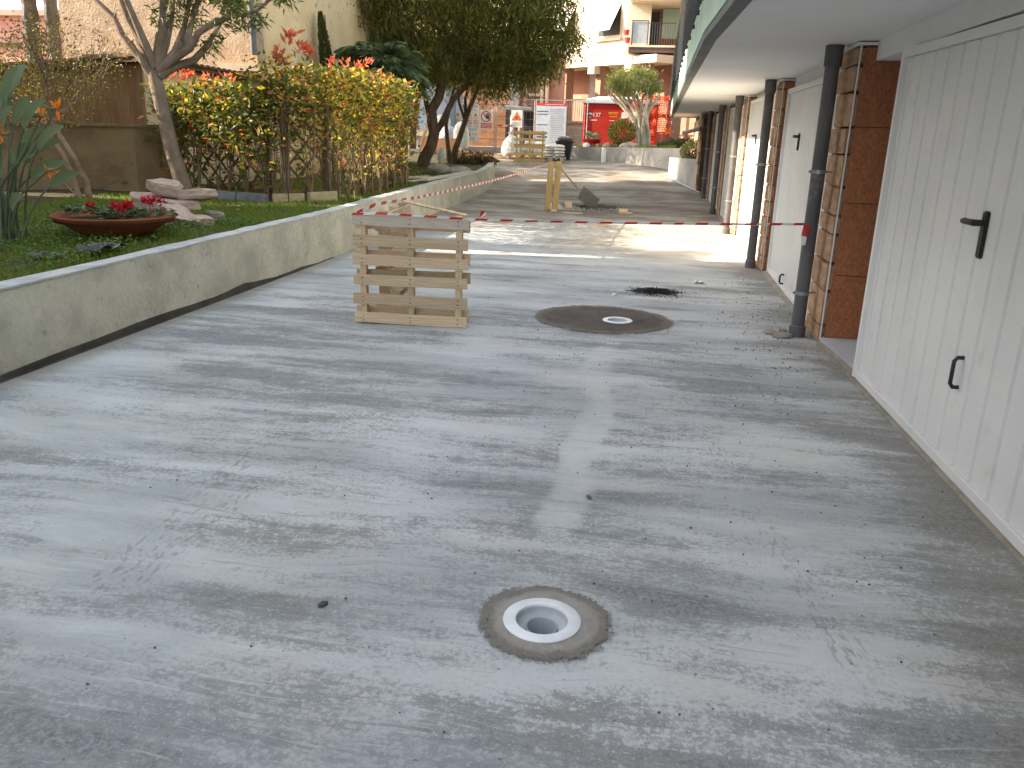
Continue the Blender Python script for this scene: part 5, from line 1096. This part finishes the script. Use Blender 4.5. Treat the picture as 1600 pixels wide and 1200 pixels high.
# plants of the far planter
t = thing('umbrella_tree', (-.75, 31.4, 1.15), 'small pale multi-stemmed tree with a domed crown in the far planter', 'tree'); m = MB(); rs = random.Random(31); tips = []
for k in range(10):
    x0 = -.72 + rs.uniform(-.20, .20); y0 = 31.4 + rs.uniform(-.15, .15); x1 = -1.15 + (k - 4.5) * .19 + rs.uniform(-.05, .05); y1 = 31.4 + rs.uniform(-.4, .4)
    m.tube([(x0, y0, 1.0), (x0 - .02, y0, 1.55), (x0 * .78 + x1 * .22 - .02, (y0 + y1) / 2, 2.1), (x0 * .32 + x1 * .68, y1, 2.6), (x1, y1, 2.95)], [.085, .07, .06, .05, .03], 8)
    branch_tree(m, (x0 * .25 + x1 * .75, y1, 2.6), (x1 - x0, y1 - y0, .9), .35, .03, 2, rs, .5, .3, tips, 3)
m.build('trunk', M['bark_pale'], t, True)
cc, _q = inball(75, (-1.22, 31.4, 3.28), (.86, .62, .50), .45); cc = cc[cc[:, 2] > 2.95]; P = np.vstack([c + rng.normal(size=(110, 3)) * np.array([.12, .12, .10]) for c in cc]); n = len(P); D = rng.normal(size=(n, 3)) * .6; D[:, 2] += .55
leaves('crown', P, D, rng.uniform(.08, .15, n), rng.uniform(.018, .03, n), [M['L_pale'], M['L_tree'], M['L_deep']], t, [.45, .4, .15])
t = thing('round_bush', (-1.5, 30.75, 1.12), 'rounded yellow green bush in the far planter left of the small tree', 'bush'); m = MB()
for k in range(6): m.tube([(-1.48, 30.8, 1.05), (-1.48 + (k - 2.5) * .14, 30.8, 1.6)], [.02, .01], 5)
m.build('stem', M['twig'], t); n = 3600; P, d_ = inball(n, (-1.48, 30.8, 1.62), (.50, .42, .44), .35); D = d_ + rng.normal(size=(n, 3)) * .5; D[:, 2] += .3; P = P[:]; leaves('foliage', P, D, rng.uniform(.06, .1, n), .025, [M['L_pale'], M['L_hedge'], M['L_hedge_y'], M['L_deep']], t, [.3, .35, .1, .25])
def strap_plant(name, label, c, n, L, w_, mat, cat, up=.5, par='leaf', seed=1, spread=1):
    t = thing(name, c, label, cat); rs = random.Random(seed)
    for k in range(n):
        a = k * 2.4 + rs.uniform(-.3, .3); e = rs.uniform(up - .35, up + .5); d = Vector((math.cos(a) * math.cos(e), math.sin(a) * math.cos(e), math.sin(e))); l = L * rs.uniform(.7, 1.15)
        p0 = Vector(c) + Vector((rs.uniform(-.1, .1), rs.uniform(-.1, .1), 0)) * spread; pth_ = [p0 + d * l * s - Vector((0, 0, .5 * l * s * s)) for s in [i / 6 for i in range(7)]]
        blade_leaf(pth_, [w_ * max(.12, math.sin(PI * min(1, .25 + .75 * i / 6))) for i in range(7)], .3).build(par, mat, t, True)
    return t
cl_ = strap_plant('clivia', 'clivia clump with orange flower heads at the right end of the far planter', (.12, 29.9, 1.15), 34, .62, .035, M['L_deep'], 'plant', .7, seed=2, spread=3.2)
n = 46; P, d_ = inball(n, (.10, 29.75, 1.68), (.24, .12, .07)); leaves('flower_head', P, rng.normal(size=(n, 3)) + np.array([0, 0, .6]), .09, .05, M['petal_orange'], cl_)
strap_plant('dracaena', 'taller dark strappy plant right of the clivia in the far planter', (.55, 29.8, 1.2), 30, .75, .035, M['L_deep'], 'plant', .8, seed=6, spread=2.2)
strap_plant('agave', 'blue grey agave with wide spread leaves in a red pot before the cabin', (-2.62, 31.3, 1.42), 11, .55, .045, M['L_blue'], 'plant', .55, seed=4)
m = MB(); m.lathe([(0, 0), (.28, 0), (.36, .16), (.34, .17), (0, .15)], (-2.60, 31.4, 1.2), 16); top(m.build('flower_pot', M['red_site'], None, True), 'low red pot holding the agave in the far planter', 'pot')
t = thing('succulent_bush', (.85, 25.4, .88), 'pale succulent bush growing in the corner planter by the garages', 'bush'); m = MB()
for k in range(7): m.tube([(.85, 25.4, .85), (.55 + k * .1, 25.3 + .1 * math.sin(k), 1.2 + .08 * math.sin(k * 2))], [.02, .014], 5)
m.build('stem', M['bark_pale'], t); n = 1500; P, d_ = inball(n, (.84, 25.4, 1.17), (.34, .5, .27), .2); leaves('foliage', P, d_ + rng.normal(size=(n, 3)) * .5, rng.uniform(.05, .08, n), .035, [M['L_succ'], M['L_pale'], M['L_hedge']], t, [.6, .25, .15])
for (x, y, z, r, sq, s, lab) in ((-2.75, 31.0, 1.12, .13, (1, .8, 1.1), 1, 'white rough stone at the left corner of the far planter'), (-2.32, 30.8, 1.1, .09, (.7, .7, 1.4), 2, 'small upright stone standing on the far planter edge'), (-1.95, 30.75, 1.12, .17, (1.1, .8, .9), 3, 'round snail shaped stone on the far planter grass'), (-1.2, 30.35, 1.1, .28, (1.4, .8, .75), 4, 'broad brown rock in front of the small tree'), (-1.62, 30.7, 1.1, .10, (.8, .6, 1.2), 5, 'little pointed stone between round stone and brown rock')):
    o = put('garden_stone', blob_mesh('garden_stone', M['drain_white'] if s == 1 else M['rock'], r, s, 2, .3, sq)); o.location = (x, y, z); top(o, lab, 'stone')
# wheelie bin
bx, by = -3.48, 30.5; bz = zr(by); t = thing('rubbish_bin', (bx, by, bz), 'black rubbish bin stuffed with a bag left of the far planter', 'bin')
m = MB(); m.prism([(bx - .20, by - .2), (bx + .20, by - .2), (bx + .20, by + .22), (bx - .20, by + .22)], bz + .0, bz + .03); V = []
for z, k in ((.02, .20), (.56, .275), (.58, .30), (.63, .30)): V += [(bx - k, by - k, bz + z), (bx + k, by - k, bz + z), (bx + k, by + k, bz + z), (bx - k, by + k, bz + z)]
m.add(V, [(i * 4 + j, i * 4 + (j + 1) % 4, (i + 1) * 4 + (j + 1) % 4, (i + 1) * 4 + j) for i in range(3) for j in range(4)]); m.build('bin_body', M['black'], t)
o = put('bag', blob_mesh('bag', M['black_sheet'], .26, 5, 2, .3, (1.05, 1, .55)), t); o.location = (0, 0, .66)
# bulk bag, stack of sacks on a pallet
t = thing('builders_bag', (-5.40, 30.3, zr(30.3)), 'white woven builders bag on a pallet left of the far pallet', 'bag'); rs = random.Random(8); m = MB(); bz = zr(30.3) + .14; m.lathe([(0, 0), (.27, .0), (.33, .08), (.31, .28), (.24, .46), (.13, .60), (.06, .68), (.09, .76), (0, .78)], (-5.40, 30.3, bz), 18)
m.v = [(p[0] + rs.uniform(-.03, .03), p[1] + rs.uniform(-.03, .03), p[2] + rs.uniform(-.02, .02)) for p in m.v]; m.build('bag', M['white_sack'], t, True)
m = MB(); m.tube([(-5.45, 30.3, zr(30.3) + .75), (-5.42, 30.3, zr(30.3) + .95), (-5.38, 30.3, zr(30.3) + .75)], .02, 5); m.build('lifting_loop', M['white_sack'], t)
def flat_pallet(loc, label, mat):
    t = thing('flat_pallet', loc, label, 'pallet', 'pallets lying flat by the site fence')
    for k in range(5): o = put('slat', SLW[mat][k % 3], t); o.location = (0, -.36 + k * .18, .12); o.scale = (.95, .11, .022)
    for y in (-.36, 0, .36):
        for x in (-.4, 0, .4): o = put('block', SLW[mat][0], t); o.location = (x, y, .06); o.scale = (.12, .1, .09)
    return t
flat_pallet((-5.45, 30.3, zr(30.3) - .0), 'pallet lying flat under the white builders bag', 'wood'); flat_pallet((-3.85, 29.9, zr(29.9)), 'pallet lying flat under the stack of cement sacks', 'wood_grey'); flat_pallet((-4.6, 30.6, zr(30.6)), 'pallet lying flat behind the far standing pallet', 'wood')
for k in range(8): o = put('cement_sack', blob_mesh('cement_sack', M['white_sack'], .2, k, 2, .1, (1.1, 1.5, .32))); o.location = (-3.98 + (k % 2) * .38, 29.9, zr(29.9) + .19 + (k // 2) * .10 + .01 * (k % 2)); top(o, 'pale cement sack in the %s column of the stack, %s layer' % (('left', 'right')[k % 2], ('bottom', 'second', 'third', 'top')[k // 2]), 'sack', 'cement sacks on the pallet')
for k, (x, z) in enumerate(((-4.85, .35), (-4.45, .30), (-4.75, .58), (-4.4, .55))): o = put('white_sack', blob_mesh('white_sack', M['white_sack'], .2, k + 30, 2, .2, (1.1, .9, .6))); o.location = (x, 30.6, zr(30.6) + z - .07); top(o, ('white sack behind the far pallet, lower left of four', 'white sack behind the far pallet, lower right of four', 'white sack behind the far pallet, upper left of four', 'white sack behind the far pallet, upper right of four')[k], 'sack', 'white sacks behind the far pallet')

# site fence: galvanised mesh panels with signs
YF = 32.45
def fence_panel(x0, x1, label, y0=YF, y1=None, net=None):
    y1 = y0 if y1 is None else y1; zb = zr(y0) + .02; zt = zb + 1.9; t = thing('site_fence_panel', ((x0 + x1) / 2, (y0 + y1) / 2, zb), label, 'fence', 'galvanised site fence panels')
    m = MB(); m.tube([(x0, y0, zb), (x0, y0, zt), (x1, y1, zt), (x1, y1, zb)], .022, 6); m.tube([(x0, y0, zb + .12), (x1, y1, zb + .12)], .018, 6); m.build('panel_frame', M['galv'], t)
    m = MB(); n = int((x1 - x0) / .16)
    for k in range(1, n): s = k / n; m.tube([(x0 + (x1 - x0) * s, y0 + (y1 - y0) * s, zb + .12), (x0 + (x1 - x0) * s, y0 + (y1 - y0) * s, zt)], .0035, 3, False)
    for k in range(1, 7): z = zb + .12 + k * .27; m.tube([(x0, y0, z), (x1, y1, z)], .0035, 3, False)
    m.build('wire_mesh', M['galv'], t); return t
fence_panel(-8.5, -6.42, 'site fence panel holding the big safety sign and the no entry sign'); fence_panel(-6.36, -4.90, 'site fence panel in front of the grey doors with the warning sign'); fence_panel(-4.84, -2.9, 'site fence panel carrying the tall building works notice')
def sign(name, label, x0, x1, z0, z1, y=YF - .05):
    t = thing(name, ((x0 + x1) / 2, y, z0), label, 'sign'); m = MB(); m.b2((x0, y, z0), (x1, y + .012, z1)); m.build('board', M['print_white'], t); return t
def pr(t, nm, mat, x0, x1, z0, z1, y, d=.004): m = MB(); m.b2((x0, y - d, z0), (x1, y - .0012, z1)); return m.build(nm, M[mat], t)
def tri(t, nm, mat, x, z, s, y, d=.004): m = MB(); m.add([(x - s, y - d, z - s * .8), (x + s, y - d, z - s * .8), (x, y - d, z + s * .9)], [(0, 1, 2)]); return m.build(nm, M[mat], t)
def disc(t, nm, mat, x, z, r, y, d=.004, r0=0): m = MB(); m.lathe([(r0, 0), (r, 0)], (0, 0, 0), 24); m.v = [(x + p[0], y - d, z + p[1]) for p in m.v]; return m.build(nm, M[mat], t)
def lines(t, mat, x0, x1, z0, z1, n, y, seed=0):
    rs = random.Random(seed); m = MB(); h = (z1 - z0) / n
    for k in range(n):
        z = z1 - (k + .5) * h; x = x0
        while x < x1 - .02: l = min(rs.uniform(.03, .11), x1 - x); m.b2((x, y - .004, z - h * .22), (x + l, y - .0012, z + h * .22)); x += l + .02
    o = m.build('printed_text', M[mat], t); o['kind'] = 'stuff'
YS = YF - .05
t = sign('safety_sign', 'big white safety board with yellow triangles and red prohibition circles', -8.07, -7.05, 1.12, 2.53)
lines(t, 'print_grey', -7.9, -7.15, 2.36, 2.48, 2, YS, 1); lines(t, 'print_grey', -7.9, -7.15, 2.27, 2.31, 1, YS, 2)
for k in range(4):
    x = -7.88 + k * .235; tri(t, 'warning_triangle', 'print_yellow', x, 2.12, .085, YS); disc(t, 'triangle_mark', 'print_dark', x, 2.10, .025, YS, .007); lines(t, 'print_grey', x - .07, x + .08, 1.96, 2.02, 2, YS, k + 9)
    disc(t, 'prohibition_ring', 'print_red', x, 1.84, .085, YS, .004, .062); m = MB(); m.box((x, YS - .006, 1.84), (.15, .002, .022), rot=Matrix.Rotation(PI / 4, 3, 'Y')); m.build('prohibition_bar', M['print_red'], t); lines(t, 'print_grey', x - .07, x + .08, 1.66, 1.72, 2, YS, k + 20)
pr(t, 'divider', 'print_dark', -7.54, -7.51, 1.64, 2.25, YS)
for k in range(8): pr(t, 'equipment_symbol', 'print_grey', -7.93 + k * .105, -7.87 + k * .105, 1.54, 1.60, YS)
pr(t, 'red_emblem', 'print_red', -7.65, -7.38, 1.32, 1.45, YS); pr(t, 'emblem_mark', 'print_white', -7.52, -7.42, 1.36, 1.42, YS, .008); lines(t, 'print_red', -7.28, -7.12, 1.37, 1.41, 1, YS, 40); lines(t, 'print_grey', -7.85, -7.15, 1.18, 1.28, 2, YS, 41)
t = sign('no_entry_sign', 'white sign with a hand in a red prohibition circle over a red text panel', -7.02, -6.50, 1.58, 2.31)
disc(t, 'ring', 'print_red', -6.76, 2.06, .205, YS, .004, .165)
m = MB(); m.box((-6.76, YS - .005, 2.06), (.36, .002, .035), rot=Matrix.Rotation(PI / 4, 3, 'Y')); m.build('bar', M['print_red'], t)
m = MB(); hx, hz = -6.70, 2.06; y = YS - .008
m.add([(hx - .06, y, hz - .09), (hx + .06, y, hz - .09), (hx + .075, y, hz + .02), (hx - .07, y, hz + .02)], [(0, 1, 2, 3)])
for k, (dx, l) in enumerate(((-.055, .08), (-.018, .11), (.02, .10), (.056, .07))): m.add([(hx + dx - .015, y, hz + .02), (hx + dx + .015, y, hz + .02), (hx + dx * 1.15 + .012, y, hz + .02 + l), (hx + dx * 1.15 - .012, y, hz + .02 + l)], [(0, 1, 2, 3)])
m.add([(hx - .07, y, hz - .05), (hx - .06, y, hz - .0), (hx - .125, y, hz + .05), (hx - .135, y, hz + .02)], [(0, 1, 2, 3)]); m.build('hand_symbol', M['print_dark'], t)
pr(t, 'red_text_panel', 'print_red', -6.97, -6.54, 1.63, 1.82, YS); lines(t, 'print_white', -6.94, -6.57, 1.65, 1.80, 3, YS - .004, 5)
t = sign('warning_sign', 'small white sign with an orange triangle above grey text', -5.79, -5.36, 1.69, 2.32)
tri(t, 'red_triangle', 'print_red', -5.575, 2.10, .185, YS); tri(t, 'orange_triangle', 'print_orange', -5.575, 2.095, .145, YS, .007); disc(t, 'triangle_mark', 'print_dark', -5.585, 2.06, .045, YS, .010); lines(t, 'print_grey', -5.74, -5.41, 1.74, 1.90, 4, YS, 8)
t = sign('works_notice', 'tall white building works notice with a dark red heading band', -4.82, -3.68, 1.00, 2.60)
pr(t, 'heading_band', 'print_red', -4.82, -3.68, 2.50, 2.60, YS); lines(t, 'print_white', -4.5, -3.8, 2.53, 2.57, 1, YS - .004, 3); pr(t, 'blue_panel', 'print_blue', -4.81, -3.70, 1.05, 2.49, YS); 
for z in (2.30, 2.20, 1.82, 1.50, 1.54, 1.36, 1.40): pr(t, 'dark_line', 'print_dark', -4.80, -4.38, z - .012, z + .012, YS - .0045)
lines(t, 'print_grey', -4.3, -3.78, 1.15, 2.42, 16, YS - .0045, 12)
# red site cabin, orange net
t = thing('red_site_cabin', (-2, 34, zr(34)), 'red site cabin with a grey roof and white lettering behind the far planter', 'cabin')
zc = zr(33)
m = MB(); m.b2((-3.12, 33.1, zc), (-.3, 35.2, 2.66)); m.build('cabin_wall', M['red_site'], t)
m = MB(); m.prism([(-3.18, 33.04), (-.24, 33.04), (-.24, 35.26), (-3.18, 35.26)], 2.662, 2.70); m.prism([(-3.05, 33.2), (-.35, 33.2), (-.6, 34.9), (-2.7, 34.9)], 2.70, [2.80, 2.86, 2.98, 2.98]); m.build('cabin_roof', M['grey_roof'], t)
m = MB(); m.tube([(-3.05, 33.08, zc), (-3.05, 33.08, 2.66)], .025, 6); m.build('corner_post', M['print_red'], t)
YC = 33.1
def text(t, s, x, z, size, mat, y):
    c = bpy.data.curves.new('lettering', 'FONT'); c.body = s; c.size = size; c.extrude = .002; o = bpy.data.objects.new('lettering_source', c)
    dg = bpy.context.evaluated_depsgraph_get(); C.objects.link(o); me = bpy.data.meshes.new_from_object(o.evaluated_get(bpy.context.evaluated_depsgraph_get())); bpy.data.objects.remove(o)
    me.materials.clear(); me.materials.append(M[mat]); p = put('lettering', me, t); p.location = Vector((x, y, z)) - base(t); p.rotation_euler = (PI / 2, 0, 0); return p
disc(t, 'emblem', 'print_white', -2.84, 2.24, .075, YC, .006); tri(t, 'emblem_point', 'print_white', -2.84, 2.18, -.08, YC, .006); text(t, '137', -2.76, 2.17, .21, 'print_white', YC - .006); pr(t, 'underline', 'print_white', -2.85, -2.58, 2.03, 2.06, YC, .006)
lines(t, 'print_yellow', -2.15, -1.78, 2.26, 2.36, 2, YC, 6); lines(t, 'print_yellow', -2.1, -1.8, 2.16, 2.22, 1, YC, 7); lines(t, 'print_white', -2.1, -1.8, 2.02, 2.06, 1, YC, 8)
m = MB(); m.add([(-1.66, YC - .006, 2.12), (-1.26, YC - .006, 2.18), (-1.26, YC - .006, 2.32), (-1.40, YC - .006, 2.42), (-1.66, YC - .006, 2.34)], [(0, 1, 2, 3, 4)]); m.build('white_emblem', M['print_white'], t); pr(t, 'white_stripe', 'print_white', -1.56, -1.52, 2.4, 2.66, YC, .006)
t = thing('orange_safety_net', (-.5, 32.6, zr(32.6)), 'orange plastic safety net hung right of the red cabin', 'net'); m = MB(); nx_, nz_ = 26, 20
G = lambda i, j: (-1.35 + 1.55 * i / nx_ + .04 * math.sin(j * .9), 32.55 + .08 * math.sin(i * 1.1) + .05 * math.sin(j * 1.3), 1.35 + (1.52 + .10 * math.cos(i * .28 + 2) + (.14 if i > 23 else 0)) * j / nz_ - .05 * math.sin(i * .5))
for i in range(nx_ + 1): m.tube([G(i, j) for j in range(nz_ + 1)], .012, 4, False)
for j in range(nz_ + 1): m.tube([G(i, j) for i in range(nx_ + 1)], .012 if j not in (12, 11, 20, 19) else .035, 4, False)
m.build('net', M['orange_net'], t)
m = MB()
for x in (-1.3, -.5, .2): m.tube([(x, 32.66, .8), (x, 32.66, 2.95)], .025, 6)
m.build('net_post', M['galv'], t)

# ================================================================ FAR APARTMENT HOUSE
t = thing('apartment_house', (-3, 40, .9), 'cream and red brown apartment house closing the far end of the yard', 'building')
A0 = Vector((-5.77, 41.2)); A1 = Vector((-1.62, 37.0)); fd = (A1 - A0).normalized(); fn_ = Vector((fd.y, -fd.x))   # outward (left-front)
if fn_.y > 0: fn_ = -fn_
FA = lambda s, d=0: A0 + fd * s + fn_ * d
ZL = 4.68
def fbox(s0, s1, d0, d1, z0, z1, name, mat, par): m = MB(); m.prism([FA(s0, d0), FA(s1, d0), FA(s1, d1), FA(s0, d1)], z0, z1); return m.build(name, M[mat], par)
Lf = (A1 - A0).length
fbox(-14, Lf - .35, 0, -.35, ZL, 12, 'upper_wall', 'facade', t)
fbox(-14, Lf + 1.5, -.002, -2.2, ZL - .3, ZL - .002, 'floor_slab', 'facade', t)
fbox(-14, Lf + 4, -1.5, -1.8, .3, ZL - .302, 'ground_wall', 'facade_brown', t)
B0 = FA(Lf - .35); # bend added so the wall beyond goes unlit, in place of a cast shadow
def gb2(a, b, name, mat, par): m = MB(); m.b2(a, b); return m.build(name, M[mat], par)
m = MB(); m.prism([(B0.x, B0.y), (B0.x + .95, B0.y + .05), (B0.x + .95, B0.y + .4), (B0.x + .1, B0.y + .45)], ZL + .002, 12); m.build('upper_wall', M['facade'], t)
def awning_window(s0, s1, z0, z1):
    f = fbox(s0 - .1, s1 + .1, .03, .002, z0 - .12, z1 + .1, 'window_frame', 'beige_trim', t); fbox(s0, s1, .036, .032, z0, z1, 'window_pane', 'dark_int', f)
    m = MB(); a0, a1 = FA(s0, .05), FA(s1, .05); b0, b1 = FA(s0, .62), FA(s1, .62); th = .03
    m.add([(a0.x, a0.y, z1), (a1.x, a1.y, z1), (b1.x, b1.y, z0 + .14), (b0.x, b0.y, z0 + .14), (a0.x, a0.y, z1 + th), (a1.x, a1.y, z1 + th), (b1.x, b1.y, z0 + .14 + th), (b0.x, b0.y, z0 + .14 + th)], [(0, 3, 2, 1), (4, 5, 6, 7), (0, 1, 5, 4), (1, 2, 6, 5), (2, 3, 7, 6), (3, 0, 4, 7)]); m.build('shutter', M['shutter'], f)
    fbox(s0 - .15, s1 + .15, .16, .031, z0 - .2, z0 - .121, 'window_sill', 'beige_trim', f)
def s_at(px_X, px_Y): return 0
awning_window(3.75, 5.15, 5.55, 6.72); awning_window(.65, 2.1, 5.72, 6.85); awning_window(-3.4, -1.9, 5.72, 6.9)
for s in (-8.5, -5.6, -2.6, .9, 3.35, 6.2): fbox(s, s + .34, -.3, -.75, .4, ZL - .302, 'column', 'facade_brown' if s > .5 else 'beige_trim', t)
fbox(3.2, 3.62, .05, -.3, ZL - .62, ZL - .003, 'beam_end', 'facade', t); fbox(5.6, 6.0, .05, -.3, ZL - .62, ZL - .003, 'beam_end', 'facade', t)
for s0, s1, z0, z1 in ((1.65, 2.7, 1.75, 4.22), (4.6, 5.6, 1.75, 4.2)):
    f = fbox(s0 - .15, s1 + .15, -1.46, -1.498, z0 - .05, z1 + .14, 'door_frame', 'beige_trim', t); fbox(s0, s1, -1.41, -1.458, z0, z1, 'shutter_door', 'shutter', f)
    for k in range(int((z1 - z0) / .12)): fbox(s0 + .03, s1 - .03, -1.396, -1.408, z0 + .03 + k * .12, z0 + .12 + k * .12, 'shutter_slat', 'shutter', f)
f = fbox(-.55, .25, -1.46, -1.498, 2.7, 4.1, 'window_frame', 'beige_trim', t); fbox(-.45, .15, -1.44, -1.458, 2.8, 4.0, 'window_pane', 'glass_dark', f)
m = MB()
for k in range(6): a = FA(-.42 + k * .11, -1.40); m.tube([(a.x, a.y, 2.8), (a.x, a.y, 4.0)], .014, 4)
for k in range(4): a = FA(-.45, -1.40); b = FA(.15, -1.40); z = 2.95 + k * .3; m.tube([(a.x, a.y, z), (b.x, b.y, z)], .014, 4)
m.build('window_grille', M['dark_rail'], f)
fbox(.5, Lf + 1.5, .55, .35, .3, 1.95, 'terrace_wall', 'facade', t); fbox(.5, Lf + 1.5, .60, .30, 1.952, 2.05, 'terrace_coping', 'beige_trim', t); fbox(.5, Lf + 1.5, .349, -1.498, .3, 1.7, 'terrace_floor', 'concrete_col', t)
m = MB()
for k in range(46): a = FA(.55 + k * .15, .45); m.tube([(a.x, a.y, 2.05), (a.x, a.y, 2.95)], .016, 4)
a, b = FA(.5, .45), FA(7.4, .45); m.tube([(a.x, a.y, 2.97), (b.x, b.y, 2.97)], .025, 5); m.build('terrace_railing', M['beige_trim'], t)
# right part: balconies in shade
gb2((-1.72, 36.55, 4.78), (.15, 38.9, 4.98), 'balcony_slab', 'balc_brown', t); gb2((-1.74, 36.52, 4.982), (.17, 38.9, 5.06), 'balcony_floor', 'beige_trim', t)
gb2((-1.76, 36.4, 6.72), (.6, 38.9, 6.95), 'balcony_slab', 'facade', t); gb2((-1.2, 36.2, 6.952), (.6, 38.9, 7.0), 'balcony_floor', 'beige_trim', t)
gb2((-1.45, 39.0, .4), (2.0, 39.3, 12), 'rear_wall', 'facade_brown', t)
f = gb2((-1.30, 38.94, 5.10), (-.6, 38.99, 6.6), 'window', 'dark_int', t); m = MB()
for k in range(3): m.tube([(-1.62 + .0 * k, 36.6, 5.06), (-1.62, 36.6, 6.0)], .02, 4)
m.tube([(-1.62, 36.6, 5.98), (-.98, 36.6, 5.98)], .02, 4); m.tube([(-.98, 36.6, 5.06), (-.98, 36.6, 5.98)], .02, 4)
for k in range(12): m.tube([(-1.0 + k * .1, 36.6, 5.06), (-1.0 + k * .1, 36.6, 5.9)], .008, 4)
m.tube([(-1.0, 36.6, 5.9), (.12, 36.6, 5.9)], .014, 4); m.build('balcony_railing', M['dark_rail'], t); gb2((-1.6, 36.615, 5.12), (-1.0, 36.63, 5.94), 'balcony_screen', 'print_grey', t)
gb2((-.45, 38.6, 5.07), (.4, 38.7, 6.7), 'painted_panel', 'green', t); gb2((-.5, 38.5, 5.07), (.45, 38.59, 5.5), 'painted_panel', 'terracotta', t)
f = gb2((-.55, 38.94, 1.9), (.15, 38.99, 4.0), 'window', 'dark_int', t); gb2((-.48, 38.9, 1.95), (-.2, 38.935, 3.3), 'curtain', 'shutter', f); gb2((-.6, 38.92, 3.32), (.2, 38.938, 4.05), 'roller_box', 'beige_trim', f)
gb2((.22, 35.6, .6), (.62, 36.0, 9.0), 'corner_column', 'copper', t); gb2((.85, 36.5, .6), (3.5, 37, 9.0), 'side_wall', 'facade_brown', t)
for k, (x, z) in enumerate(((-1.86, 5.45), (-1.80, 5.15))): m = MB(); m.lathe([(0, 0), (.09, 0), (.13, .2), (.12, .2), (0, .16)], (x, 36.75, z), 10); top(m.build('flower_pot', M['print_red'], None, True), ('red flower pot hung on the far balcony corner, upper one', 'red flower pot hung on the far balcony corner, lower one')[k], 'pot')
# brick-red clad block with grey columns behind the signs
t = thing('clad_block', (-8, 35.6, .8), 'terracotta clad ground floor block behind the safety signs', 'building')
m = MB(); m.b2((-14, 35.6, .2), (-6.1, 40, 4.6)); m.build('block_core', M['mortar'], t)
TL = cube_mesh('cladding_tile', M['brickwall'], .01)
for i in range(8):
    for k in range(9): child('cladding_tile', TL, t, (-6.58 - k * .92, 35.585, .98 + i * .46), (.90, .05, .445))
m = MB(); m.b2((-14.2, 35.3, 4.602), (-5.9, 40, 4.9)); m.build('roof_slab', M['beige_trim'], t)
t = thing('grey_door_bay', (-5.6, 35.4, .8), 'dark grey door bay with round concrete columns behind the fence', 'entrance')
for x in (-6.02, -5.72): m = MB(); m.tube([(x, 34.2, .6), (x, 34.2, 2.35)], .13, 12); m.build('column', M['concrete_col'], t, True)
m = MB(); m.b2((-6.45, 34.8, .6), (-5.3, 34.9, 2.4)); m.build('door', M['dark_int'], t); m = MB(); m.prism([(-6.5, 34.0), (-5.3, 34.0), (-5.3, 35.0), (-6.5, 35.0)], 2.36, [2.50, 2.46, 2.5, 2.55]); m.build('canopy', M['galv'], t); m = MB(); m.b2((-6.40, 35.2, 2.5), (-6.0, 35.5, 4.6)); m.build('pier', M['concrete_col'], t)
m = MB()
for k in range(7): m.tube([(-6.1 + k * .16, 34.6, 2.55 + (.55 - k * .08)), (-6.1 + k * .16, 34.6, 3.2 - k * .09)], .012, 4)
m.tube([(-6.15, 34.6, 3.25), (-5.0, 34.6, 2.6)], .02, 5); m.tube([(-6.15, 34.6, 2.95), (-5.0, 34.6, 2.3)], .02, 5); m.build('stair_railing', M['dark_rail'], t)
t = thing('ochre_panel_wall', (-5.3, 35.8, .8), 'red brown wall piece with yellow pipes between door bay and works notice', 'wall'); m = MB(); m.b2((-6.09, 35.6, .4), (-4.2, 35.9, 4.6)); m.build('wall_panel', M['facade_brown'], t)
for x in (-5.08, -4.88): m = MB(); m.tube([(x, 35.5, .8), (x, 35.5, 4.4)], .07, 10); m.build('wall_pipe', M['beige_trim'], t, True)
m = MB(); m.tube([(-5.85, 35.5, 3.8), (-5.82, 35.5, 3.2), (-5.6, 35.5, 3.0), (-5.05, 35.5, 3.0)], .06, 8); m.build('wall_pipe', M['beige_trim'], t, True)
